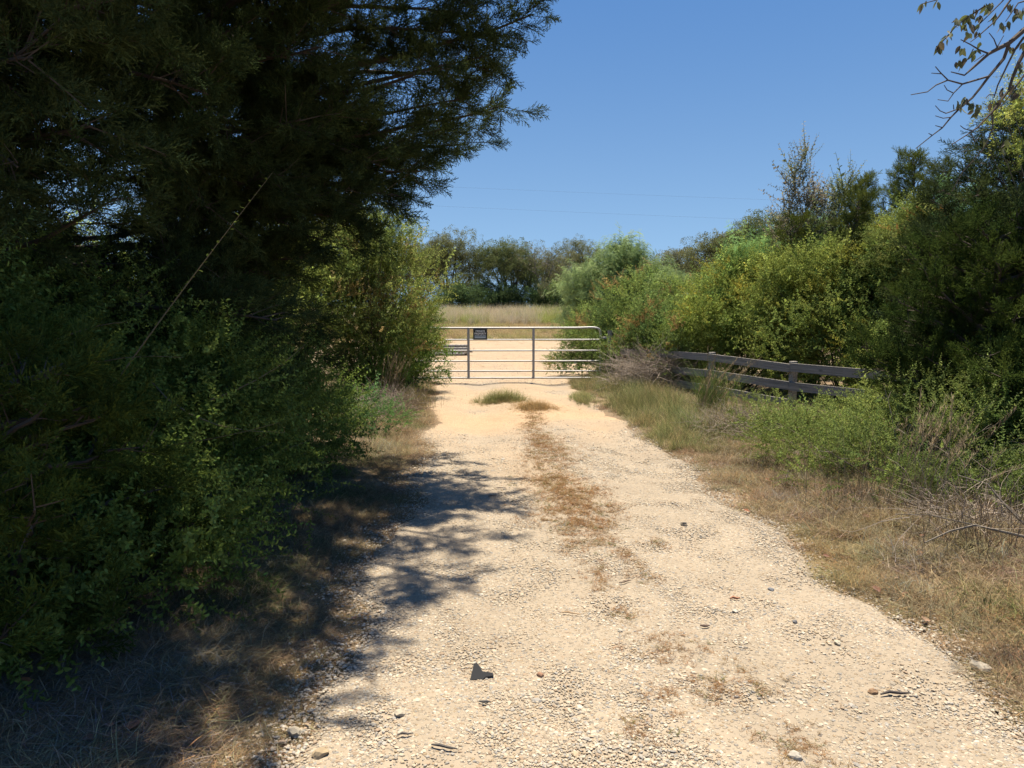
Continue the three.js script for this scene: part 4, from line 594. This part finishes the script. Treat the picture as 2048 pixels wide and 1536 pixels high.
{ // long canes of the left privet, each picked out by light
  reseed(752); const t = thing('privet_canes', 'long pale canes arching out of the shaded left privets', 'shrub', null, -2.6, 0, -4.2), lf = leafMat(0.45);
  const cane = (a, b, c, n) => {
    const S = new Soup(), pt = q => { const u = (1 - q) ** 2, v = 2 * q * (1 - q), w = q * q; return V(u * a.x + v * b.x + w * c.x + 2.6, u * a.y + v * b.y + w * c.y, u * a.z + v * b.z + w * c.z + 4.2); };
    S.col = [0.26, 0.22, 0.14]; S.tube([0, .2, .4, .6, .8, 1].map(q => arr(pt(q))), [0.005, 0.0045, 0.004, 0.003, 0.002, 0.001], 5);
    for (let i = 0; i < n; i++) { const q = 0.3 + 0.7 * i / n, p = pt(q), d = randDir(); d.y = d.y * 0.5 + 0.3; d.normalize(); const [s, nn] = frame(d), v = rr(0.7, 1.3); S.col = [0.10 * v, 0.135 * v, 0.035 * v]; S.leaf(p, d, s, nn, rr(0.024, 0.038), 0.009, 0.25, true); }
    part('cane', S.geo(), lf, t);
  };
  cane(W(200, 810, 4.1), W(330, 620, 4.1), W(545, 345, 4.2), 26); cane(W(90, 760, 3.9), W(220, 700, 3.7), W(365, 715, 3.6), 34); cane(W(300, 760, 4.3), W(380, 870, 4.0), W(570, 865, 3.9), 40); cane(W(250, 900, 4.2), W(400, 890, 4.0), W(560, 845, 3.8), 36);
  cane(W(60, 700, 3.8), W(200, 640, 3.6), W(255, 645, 3.5), 26); cane(W(260, 1100, 4.1), W(420, 1010, 3.9), W(540, 1045, 3.8), 36); cane(W(350, 1200, 4.0), W(450, 1100, 3.9), W(600, 1112, 3.9), 30); cane(W(420, 800, 4.6), W(540, 760, 4.7), W(620, 680, 5.0), 24);
  cane(W(300, 1150, 3.9), W(380, 1120, 3.6), W(430, 1210, 3.5), 26); cane(W(150, 1200, 3.3), W(200, 1180, 3.1), W(270, 1290, 3.0), 24);
}

// ---------------------------------------------------------------- gate
const galv = (() => { reseed(14); const n = 256, t = gridTex(n, (i, j) => { const v = 0.32 + 0.09 * nz(i * 0.06, j * 0.06, 1) + 0.07 * nz(i * 0.2, j * 0.2, 2) + rr(-0.03, 0.03); return [v, v * 0.995, v * 0.99]; }, true); return new THREE.MeshStandardMaterial({ map: t, metalness: 0.3, roughness: 0.5 }); })();
{
  const z = -17.4, y0 = H(0, z), x0 = -2.72, x1 = 2.16, t = thing('metal_gate', 'galvanised tube farm gate closed across the track', 'gate', null, 0, y0, z);
  const ys = [0.115, 0.285, 0.53, 0.785, 1.05, 1.335], path = pts => new THREE.CatmullRomCurve3(pts.map(p => V(...p)), false, 'centripetal');
  const bar = (name, a, b, r) => { const g = new THREE.CylinderGeometry(r, r, 1, 14); const A = V(...a), B = V(...b), d = B.clone().sub(A), L = d.length(); g.scale(1, L, 1); const m = part(name, g, galv, t); m.position.copy(A).lerp(B, 0.5); m.quaternion.setFromUnitVectors(V(0, 1, 0), d.normalize()); return m; };
  ys.forEach((y, i) => { if (i < 5) bar('rail', [x0, y, 0], [x1 + 0.02 - (i === 4 ? 0.05 : 0), y + 0.006, 0], i === 0 ? 0.02 : 0.0185); });
  const rr2 = 0.09, top = ys[5], pts = [[x0, 0.06, 0], [x0, top - rr2 - 0.02, 0], [x0 + rr2 * 0.3, top - rr2 * 0.3, 0], [x0 + rr2 + 0.02, top, 0], [x0 + 0.6, top, 0], [0, top + 0.004, 0], [x1 - 0.6, top + 0.008, 0], [x1 - rr2 - 0.02, top + 0.008, 0], [x1 - rr2 * 0.3, top - rr2 * 0.3, 0], [x1, top - rr2 - 0.02, 0], [x1, 0.06, 0]];
  part('bent_frame', new THREE.TubeGeometry(path(pts), 160, 0.0265, 12), galv, t);
  for (const x of [-1.065, 0.526]) { const g = new RoundedBoxGeometry(0.058, 1.26, 0.012, 2, 0.004); for (const s of [1, -1]) { const m = part('stay', g, galv, t); m.position.set(x, 0.725, s * 0.0265); } }
  for (const y of [0.3, 1.1]) { const m = part('hinge', new RoundedBoxGeometry(0.3, 0.05, 0.05, 2, 0.008), galv, t); m.position.set(x1 + 0.13, y, 0); }
  const chain = new Soup(); chain.tube([[x0 - 0.02, 0.8, 0.03], [x0 - 0.12, 0.74, 0.06], [x0 - 0.24, 0.8, 0.02]], [0.008, 0.008, 0.008], 6); part('latch_chain', chain.geo(), galv, t);
  for (const [x, label] of [[2.4, 'weathered gate post buried in the shrub right of the gate'], [-2.98, 'weathered gate post hidden in the shrub left of the gate']]) { const p = thing('gate_post', label, 'post', 'gate posts', x, H(x, z), z); const g = new THREE.CylinderGeometry(0.07, 0.08, 1.45, 12); const m = part('post', g, M.wood, p); m.position.y = 0.5; }
  // sign
  const sx = -0.775, sy = 1.195, sg = thing('warning_sign', 'black PRIVATE PROPERTY sign hanging on the gate', 'sign', null, sx, y0 + sy, z + 0.034);
  const tex = canvasTex(512, 384, (c, w, h) => {
    c.fillStyle = '#0c0d10'; c.fillRect(0, 0, w, h); c.strokeStyle = '#8e8f92'; c.lineWidth = 5; c.strokeRect(14, 12, w - 28, h - 24);
    c.fillStyle = '#f2f4f4'; c.textAlign = 'center'; c.font = 'bold 88px sans-serif'; c.fillText('PRIVATE', w / 2, 118, 360); c.font = 'bold 92px sans-serif'; c.fillText('PROPERTY', w / 2, 208, 430);
    c.fillStyle = '#e4e8ec'; for (let i = 0; i < 7; i++) c.fillRect(52 + i * 60 + (i % 2) * 6, 226, 44, 14);
    c.fillStyle = '#93a3b0'; c.fillRect(48, 252, w - 96, 96); c.fillStyle = '#5d6b78'; for (let i = 0; i < 9; i++) c.fillRect(70 + i * 42, 270 + (i * 37 % 3) * 5, 28, 12); c.fillStyle = '#c4d2da'; c.fillRect(60, 312, w - 120, 14);
  });
  const plate = part('plate', new RoundedBoxGeometry(0.345, 0.262, 0.004, 1, 0.0015), new THREE.MeshStandardMaterial({ color: 0x141518, roughness: 0.5 }), sg);
  const face = part('printed_face', new THREE.PlaneGeometry(0.338, 0.255), new THREE.MeshStandardMaterial({ map: tex, roughness: 0.45 }), plate); face.position.z = 0.0045;
  for (const q of [-0.15, 0.15]) { const wire = new Soup(); wire.tube([[q, 0.122, -0.002], [q, 0.15, -0.006], [q, 0.168, -0.03]], [0.002, 0.002, 0.002], 4); part('wire_tie', wire.geo(false), galv, sg); }
}
// ---------------------------------------------------------------- fence
{
  const ps = [[2.62, -16.75], [3.24, -15.3], [3.89, -13.8], [4.68, -11.8], [5.5, -9.7], [6.3, -7.7]], dy = [0, 0, 0.0, -0.055, -0.05, -0.05], f = thing('rail_fence', 'weathered grey three rail board fence running off to the right', 'fence', null, 3.9, 0, -13.8);
  reseed(761);
  ps.forEach(([x, z], i) => { const g = new RoundedBoxGeometry(0.1, 1.2, 0.1, 2, 0.008), m = part('post', g, M.wood, f); m.position.set(x - 3.9, 0.34 + dy[i], z + 13.8); m.rotation.y = 0.38 + gs() * 0.05; m.rotation.z = gs() * 0.015; });
  for (let i = 0; i + 1 < ps.length; i++) {
    const [xa, za] = ps[i], [xb, zb] = ps[i + 1], L = Math.hypot(xb - xa, zb - za), an = Math.atan2(-(zb - za), xb - xa), nx = -Math.sin(an), nzv = -Math.cos(an), s = nx * -1 + nzv > 0 ? 1 : 1;
    [0.835, 0.53, 0.24].forEach((h, k) => {
      if (k === 2 && i > 2) return;
      const ya = h + dy[i] + gs() * 0.012, yb = h + dy[i + 1] + gs() * 0.012, g = new THREE.BoxGeometry(L - 0.006, 0.138, 0.034, 10, 2, 1), p = g.attributes.position, uv = g.attributes.uv, warp = gs() * 0.012, u0 = R();
      for (let q = 0; q < p.count; q++) { const tt = p.getX(q) / L; p.setY(q, p.getY(q) + warp * (1 - 4 * tt * tt) + tt * (yb - ya) + 0.003 * nz(p.getX(q) * 6 + u0 * 40, p.getY(q) * 20)); p.setZ(q, p.getZ(q) + 0.5 * warp * (1 - 4 * tt * tt)); }
      for (let q = 0; q < uv.count; q++) uv.setXY(q, uv.getX(q) * L / 2 + u0, uv.getY(q) * 0.35 + u0 * 3);
      g.computeVertexNormals(); const m = part('rail', g, M.wood, f), ox = Math.sin(an) * 0.07 * -1, oz = 0; // rails on the track side of the posts
      m.position.set((xa + xb) / 2 - 3.9 - Math.abs(Math.sin(an)) * 0.069, (ya + yb) / 2, (za + zb) / 2 + 13.8 + Math.abs(Math.cos(an)) * 0.069); m.rotation.y = an;
    });
  }
}
// ---------------------------------------------------------------- log pile behind the gate
{
  reseed(771); const x = -3.6, z = -29, y0 = H(x, z), t = thing('pole_pile', 'pile of grey poles lying on the sand behind the left end of the gate', 'pole pile', null, x, y0, z);
  [[0, 0.06, 0], [0, 0.07, 0.19], [0, 0.065, 0.38], [0, 0.06, -0.2], [0, 0.17, 0.1], [0, 0.18, 0.29], [0, 0.17, -0.1], [0, 0.285, 0.19], [0, 0.28, 0.02], [0, 0.39, 0.1]].forEach(([a, y, zz]) => { const r = rr(0.05, 0.065), L = rr(3.3, 3.9), m = part('pole', new THREE.CylinderGeometry(r, r * 1.05, L, 10), M.wood, t); m.rotation.z = Math.PI / 2; m.rotation.y = gs() * 0.02; m.position.set(gs() * 0.12, y, zz); });
}
// ---------------------------------------------------------------- power line
{
  const poleM = M.wood, wireM = new THREE.MeshStandardMaterial({ color: 0x2a2d33, roughness: 0.7 });
  const zl = -56, L1 = W(870, 372, 56), R1 = W(1620, 403, 56), L2 = W(840, 409, 56), R2 = W(1560, 440, 56), ext = (a, b, x) => a.y + (b.y - a.y) * (x - a.x) / (b.x - a.x), xs = [-62, 62];
  [[L1, R1, 0.1, 'upper power line wire crossing the sky behind the trees'], [L2, R2, -0.15, 'lower power line wire crossing the sky behind the trees']].forEach(([a, b, dz, label]) => {
    const S = new Soup(), pts = [], n = 40; for (let k = 0; k <= n; k++) { const x = xs[0] + (xs[1] - xs[0]) * k / n; pts.push([x, ext(a, b, x) + 0.5 * ((x - 4) ** 2 / 3364) - 0.05, 0]); } S.tube(pts, pts.map(() => 0.0032), 5);
    const t = thing('power_line', label, 'power line', 'power line wires', 0, 0, zl + dz); part('wire', S.geo(), wireM, t);
  });
  xs.forEach((x, i) => { const h = ext(L1, R1, x) + 1.2, y0 = H(x, zl - 0.02), t = thing('utility_pole', i ? 'utility pole out of sight to the right carrying the wires' : 'utility pole out of sight to the left carrying the wires', 'utility pole', 'utility poles', x, y0, zl - 0.02); const m = part('pole', new THREE.CylinderGeometry(0.11, 0.16, h - y0 + 0.6, 10), poleM, t); m.position.y = (h - y0) / 2 - 0.3; });
}
// ---------------------------------------------------------------- tree whose branches hang in at top right
{
  reseed(781); const tx = 5.3, tz = -3.9, t = thing('hackberry_tree', 'tree outside the frame reaching in at the top right with bare twigs and dark leaves', 'tree', null, tx, H(tx, tz), tz), T = new Soup(), B = new Soup(), o = V(tx, H(tx, tz), tz), c2 = (cx, cy, d) => W(1648 + cx / 5.12, cy / 5.12, d).sub(o);
  T.tube([[0, -0.1, 0], [0.05, 1.2, 0.02], [-0.08, 2.6, 0], [-0.2, 4.2, -0.1], [-0.1, 5.6, 0]], [0.2, 0.15, 0.13, 0.09, 0.05], 9);
  const line = (pts, r0, r1, root) => { const q = pts.map(([x, y, d]) => arr(c2(x, y, d ?? 4))); if (root) q.unshift(root); B.tube(q, q.map((_, i) => 0.68 * (r0 + (r1 - r0) * i / (q.length - 1)) + 0.0009), 5); };
  line([[2600, -100, 4.0], [2300, 120, 4.0], [2048, 310], [1900, 440], [1780, 500], [1690, 550], [1520, 700], [1440, 770], [1300, 735]], 0.03, 0.0025, [-0.15, 3.5, -0.05]);
  line([[1890, 460], [1840, 600], [1750, 710], [1690, 780], [1600, 900], [1520, 1000], [1390, 1110], [1300, 1200], [1210, 1310], [1110, 1385], [940, 1520]], 0.013, 0.002);
  line([[1690, 780], [1420, 860], [1270, 820], [1150, 870], [1060, 940], [890, 970]], 0.007, 0.002); line([[1270, 820], [1190, 740], [1140, 680]], 0.004, 0.002); line([[1200, 755], [1100, 748]], 0.003, 0.0015); line([[1420, 860], [1330, 950], [1270, 1035], [1165, 1020]], 0.004, 0.0015); line([[1320, 950], [1260, 920], [1230, 870]], 0.003, 0.0015);
  line([[1390, 1110], [1250, 1160], [1190, 1135], [1140, 1080]], 0.004, 0.0015); line([[1300, 1200], [1220, 1210], [1140, 1185]], 0.003, 0.0015); line([[1210, 1305], [1140, 1285]], 0.003, 0.0015); line([[1330, 1120], [1325, 1070]], 0.003, 0.0015); line([[1110, 1385], [1070, 1365]], 0.003, 0.0015);
  line([[2048, 380], [1960, 500], [1890, 640], [1780, 870], [1740, 1000]], 0.009, 0.003); line([[1740, 970], [1690, 970], [1660, 1000]], 0.004, 0.002);
  line([[2500, 200, 4.1], [2048, 540], [1990, 650], [1930, 800], [1890, 930], [1720, 1150], [1580, 1300], [1480, 1370], [1310, 1480]], 0.018, 0.002, [-0.12, 3.2, 0]); line([[1520, 1340], [1440, 1320], [1395, 1285]], 0.003, 0.0015); line([[1505, 1370], [1550, 1450], [1525, 1470]], 0.003, 0.0015); line([[1560, 1440], [1590, 1405]], 0.002, 0.0015);
  line([[2400, 400, 4.1], [2048, 770], [1900, 980], [1800, 1100]], 0.01, 0.003, [-0.1, 3.0, 0]); line([[1720, 1150], [1730, 1300], [1680, 1440], [1620, 1540], [1420, 1760], [1310, 1960]], 0.005, 0.0015);
  line([[2200, -350, 3.9], [1910, 0], [1790, 170], [1740, 230], [1580, 370], [1500, 430]], 0.009, 0.002, [-0.18, 3.9, -0.08]); line([[2100, -300, 3.9], [1820, 20], [1650, 190], [1560, 280]], 0.006, 0.002, [-0.18, 3.9, -0.08]); line([[1780, 500], [1740, 400], [1690, 335]], 0.004, 0.0015); line([[1770, 490], [1840, 365]], 0.003, 0.0015); line([[1690, 550], [1590, 510], [1500, 455], [1400, 405]], 0.006, 0.002); line([[1530, 500], [1480, 590], [1410, 700]], 0.003, 0.0015); line([[1640, 560], [1540, 630]], 0.003, 0.0015);
  line([[1650, 60, 3.9], [1480, 170], [1350, 270], [1220, 420], [1150, 480]], 0.005, 0.0015); line([[1900, -200, 3.8], [1300, -60, 3.8], [1150, 0, 3.8], [1000, 40, 3.8]], 0.006, 0.0015, [-0.18, 3.9, -0.08]); line([[2300, -60, 4], [1990, 30], [1860, 220]], 0.006, 0.002);
  part('trunk', T.geo(), M.bark, t); part('branches', B.geo(), M.bark, t);
  const leafG = [0, 1, 2].map(() => { const S = new Soup(), b = rr(-0.25, 0.25); const P = (u, v, h) => [v, u, h], L = 1, w = 0.24; const row = [[0, 0.02], [0.18, 0.75], [0.42, 1], [0.7, 0.68], [1, 0.02]]; for (let k = 0; k < 4; k++) for (const q of [1, -1]) { const [u0, a] = row[k], [u1, c] = row[k + 1], z0 = b * u0 * u0, z1 = b * u1 * u1; S.quad(P(u0, 0, z0), P(u0, q * a * w, z0 + 0.09 * a), P(u1, q * c * w, z1 + 0.09 * c), P(u1, 0, z1)); } const g = S.geo(false); return g; });
  const lm = [[0.07, 0.085, 0.035], [0.085, 0.095, 0.038], [0.08, 0.065, 0.038], [0.11, 0.13, 0.04]].map(c => new THREE.MeshPhysicalMaterial({ color: new THREE.Color().setRGB(...c), roughness: 1, transmission: 0.4, thickness: 0, side: THREE.DoubleSide }));
  const cl = [[1010, 40, 4], [1040, 25, 2], [1160, 10, 3], [1160, 470, 4], [1200, 430, 4], [1270, 360, 4], [1300, 330, 2], [1365, 190, 4], [1370, 240, 3], [1470, 150, 4], [1500, 220, 4], [1440, 250, 3], [1540, 100, 3], [1600, 150, 3], [1660, 40, 4], [1720, 20, 4], [1700, 90, 2], [1760, 160, 4], [1800, 240, 3], [1890, 230, 3], [1840, 280, 2], [1420, 480, 4], [1570, 520, 3], [1590, 250, 3], [1490, 340, 3], [1570, 320, 2], [1605, 430, 2], [1390, 620, 3], [1445, 595, 2], [1920, 480, 4], [1450, 1000, 5], [1510, 1060, 5], [1580, 1090, 4], [1370, 1030, 2], [1420, 1080, 3], [1840, 905, 2], [1905, 850, 3], [1945, 885, 2], [1730, 1045, 4], [1800, 1020, 3], [1990, 930, 5], [1940, 960, 3], [2030, 880, 3], [1630, 1450, 2], [1880, 1430, 3], [1840, 1510, 2], [1985, 140, 4], [2020, 90, 4], [1930, 60, 3], [2010, 690, 2], [2030, 440, 3], [1560, 1150, 3], [1900, 40, 3], [2040, 640, 2], [1250, 400, 2], [1340, 640, 1]];
  for (const [x, y, n] of cl) for (let k = 0; k < n; k++) { const m = part('leaf', pick(leafG), pick(lm), t), p = c2(x + gs() * 22, y + gs() * 22, 4 + gs() * 0.08); m.position.copy(p); const d = V(gs() * 0.7 - 0.1, -1 + gs() * 0.5, gs() * 0.6).normalize(); m.quaternion.setFromUnitVectors(V(0, 1, 0), d); m.rotateY(R() * 6.28); m.scale.setScalar(rr(0.03, 0.06)); }
}
shrub({ name: 'yellowing_tree', seed: 790, x: 6.2, z: -7.4, sprig: 'elm', n: 420, size: 0.75, stems: 16, stemR: 0.01, cat: 'tree', bark: M.paleBark, cols: [[0.2, 0.21, 0.04], [0.26, 0.24, 0.05]], gap: 0.3, up: 0.1, label: 'yellowing leafy crown at the right edge behind the hanging branches', lobes: [[5.0, 3.62, -7.3, 0.3, 0.17, 0.25], [5.35, 3.78, -7.3, 0.36, 0.3, 0.3], [5.25, 3.3, -7.3, 0.2, 0.1, 0.2]] });

// ---------------------------------------------------------------- loose things on the ground
{
  reseed(801);
  const p = G(962, 1352), sh = new THREE.Shape([[-0.048, -0.03], [-0.03, 0.055], [-0.02, 0.06], [-0.006, 0.04], [0.006, 0.012], [0.052, 0.002], [0.055, -0.012], [0.02, -0.016], [0.008, -0.028]].map(a => new THREE.Vector2(...a))), g = new THREE.ExtrudeGeometry(sh, { depth: 0.005, bevelEnabled: true, bevelSize: 0.0015, bevelThickness: 0.001, bevelSegments: 1 });
  const t = thing('rubber_scrap', 'black torn rubber scrap lying on the gravel', 'scrap', null, p.x, H(p.x, p.z) + 0.024, p.z), m = part('scrap', g, new THREE.MeshStandardMaterial({ color: new THREE.Color().setRGB(0.018, 0.019, 0.021), roughness: 1, envMapIntensity: 1 }), t); m.rotation.set(-1.15, 0, 0.05);
  const stones = [[1368, 1056, 0.034, [0.36, 0.31, 0.24], 'brown grey rock sitting on the right wheel track'], [1240, 1266, 0.018, [0.72, 0.66, 0.54], 'small white stone at the middle of the track'], [1471, 1228, 0.02, [0.75, 0.7, 0.6], 'white stone beside the reddish curled leaf'], [1675, 1292, 0.018, [0.7, 0.64, 0.5], 'pale stone right of the dark flat pebble'], [1542, 1182, 0.022, [0.3, 0.31, 0.33], 'blue grey stone on the right wheel track'], [1590, 1248, 0.017, [0.22, 0.22, 0.23], 'dark flat pebble on the right wheel track'], [1745, 1395, 0.022, [0.4, 0.25, 0.14], 'rusty brown stone left of the dark stick'], [800, 1433, 0.026, [0.68, 0.6, 0.46], 'pale stone among the gravel at lower left of the track'], [588, 1475, 0.03, [0.5, 0.44, 0.34], 'broad stone at the shaded left edge of the track'], [640, 1520, 0.032, [0.6, 0.46, 0.28], 'tan stone at the bottom left of the track'], [1590, 1520, 0.026, [0.66, 0.6, 0.5], 'angular white stone at the bottom of the track'], [1960, 1345, 0.045, [0.6, 0.53, 0.42], 'flat pale stone near the lower right verge'], [1080, 1350, 0.018, [0.5, 0.28, 0.17], 'reddish stone right of the black scrap'], [1345, 1012, 0.016, [0.5, 0.44, 0.36], 'small stone beyond the brown grey rock']];
  const sm2 = stones.map(s => new THREE.MeshStandardMaterial({ color: new THREE.Color().setRGB(...s[3].map(v => v * 0.48)), roughness: 0.9 }));
  stones.forEach(([px, py, r, c, label], i) => { const q = G(px, py), s = thing('loose_stone', label, 'stone', 'larger stones on the track', q.x, H(q.x, q.z) + 0.014 + r * 0.25, q.z), k = part('stone', stoneGeo(0.6, 0.5, 1), sm2[i], s); k.scale.set(r, r, r * 0.85); k.rotation.y = R() * 6; });
  const sticks = [[1790, 1401, 0.13, 0.007, 0.1, [0.06, 0.05, 0.045], 'dark stick on the gravel at lower right'], [888, 1504, 0.1, 0.006, -0.3, [0.07, 0.065, 0.06], 'short dark stick on the gravel at the bottom'], [1140, 1232, 0.12, 0.004, -0.15, [0.36, 0.24, 0.13], 'thin tan stick in the middle of the track'], [1470, 1203, 0.06, 0.008, 0.1, [0.3, 0.14, 0.08], 'reddish curled dead leaf on the right wheel track'], [1410, 1260, 0.05, 0.007, -0.1, [0.12, 0.08, 0.06], 'dark twig left of the white stone'], [1000, 979, 0.1, 0.005, 0.1, [0.14, 0.1, 0.07], 'dark twig at the edge of the cedar shadow'], [985, 996, 0.08, 0.006, 0.2, [0.12, 0.09, 0.07], 'second twig just below the one at the edge of the cedar shadow'], [970, 1408, 0.05, 0.006, 0, [0.08, 0.075, 0.07], 'dark sliver just below the black scrap'], [810, 1478, 0.06, 0.005, 0.3, [0.1, 0.09, 0.08], 'dark sliver left of the short dark stick'], [1250, 1170, 0.09, 0.005, 0.5, [0.15, 0.1, 0.07], 'bent twig beside the dry grass in mid track']];
  sticks.forEach(([px, py, L, r, a, c, label]) => { const q = G(px, py), s = thing('stick', label, label.includes('leaf') ? 'leaf' : 'stick', 'sticks on the track', q.x, H(q.x, q.z) + 0.026, q.z), S = new Soup(); S.tube([[-L / 2, 0, 0], [-L / 6, 0.004, gs() * 0.01], [L / 6, 0.002, gs() * 0.01], [L / 2, 0, gs() * 0.01]], [r * 0.5, r, r * 0.9, r * 0.4], 6); const k = part('wood', S.geo(false), new THREE.MeshStandardMaterial({ color: new THREE.Color().setRGB(...c), roughness: 0.9 }), s); k.rotation.y = a; });
  const lg = (() => { const S = new Soup(), w = 0.32; for (const [u0, a, u1, b] of [[0, 0, 0.3, 0.9], [0.3, 0.9, 0.6, 1], [0.6, 1, 1, 0]]) for (const q of [1, -1]) S.quad([0, 0.12 * u0 * u0, u0], [q * a * w, 0.08 * a + 0.1 * u0, u0], [q * b * w, 0.08 * b + 0.1 * u1, u1], [0, 0.12 * u1 * u1, u1]); return S.geo(false); })();
  const lmt = [[0.23, 0.085, 0.03], [0.2, 0.105, 0.042], [0.15, 0.06, 0.03], [0.22, 0.14, 0.06]].map(c => new THREE.MeshPhysicalMaterial({ color: new THREE.Color().setRGB(...c), roughness: 0.9, transmission: 0.25, thickness: 0, side: THREE.DoubleSide }));
  const leaves = [[72, 1425, 0, 'red orange'], [78, 1400, 0, 'second red orange'], [1672, 1040, 0], [1690, 1040, 3], [1840, 1135, 1], [1802, 1165, 1], [1805, 1195, 0], [1905, 1163, 3], [1660, 1120, 2], [1838, 1098, 0], [1495, 1008, 1], [1500, 1035, 0], [1740, 1060, 2], [1540, 975, 0], [1850, 1250, 1], [1760, 1190, 2], [705, 1240, 2], [320, 1220, 3], [290, 1225, 3], [655, 1065, 1], [215, 1490, 2], [260, 1500, 2], [170, 1520, 2], [1940, 1230, 1]];
  leaves.forEach(([px, py, mi, nm]) => { const q = G(px, py), onLeft = px < 900, s = thing('fallen_leaf', px < 100 ? `${nm} fallen leaf in the shade at the lower left corner` : onLeft ? 'brown fallen leaf on the shaded left verge' : 'orange brown fallen leaf lying on the right verge', 'leaf', onLeft ? (px < 100 ? 'red leaves at lower left' : 'leaves on the left verge') : 'leaves on the right verge', q.x, H(q.x, q.z) + 0.035, q.z), k = part('blade', lg, lmt[mi], s); k.scale.setScalar(rr(0.045, 0.07)); k.rotation.set(gs() * 0.3, R() * 6.28, gs() * 0.3); });
}
scene.traverse(o => { if (o.isMesh) { o.castShadow = true; o.receiveShadow = true; } });
renderer.render(scene, camera);
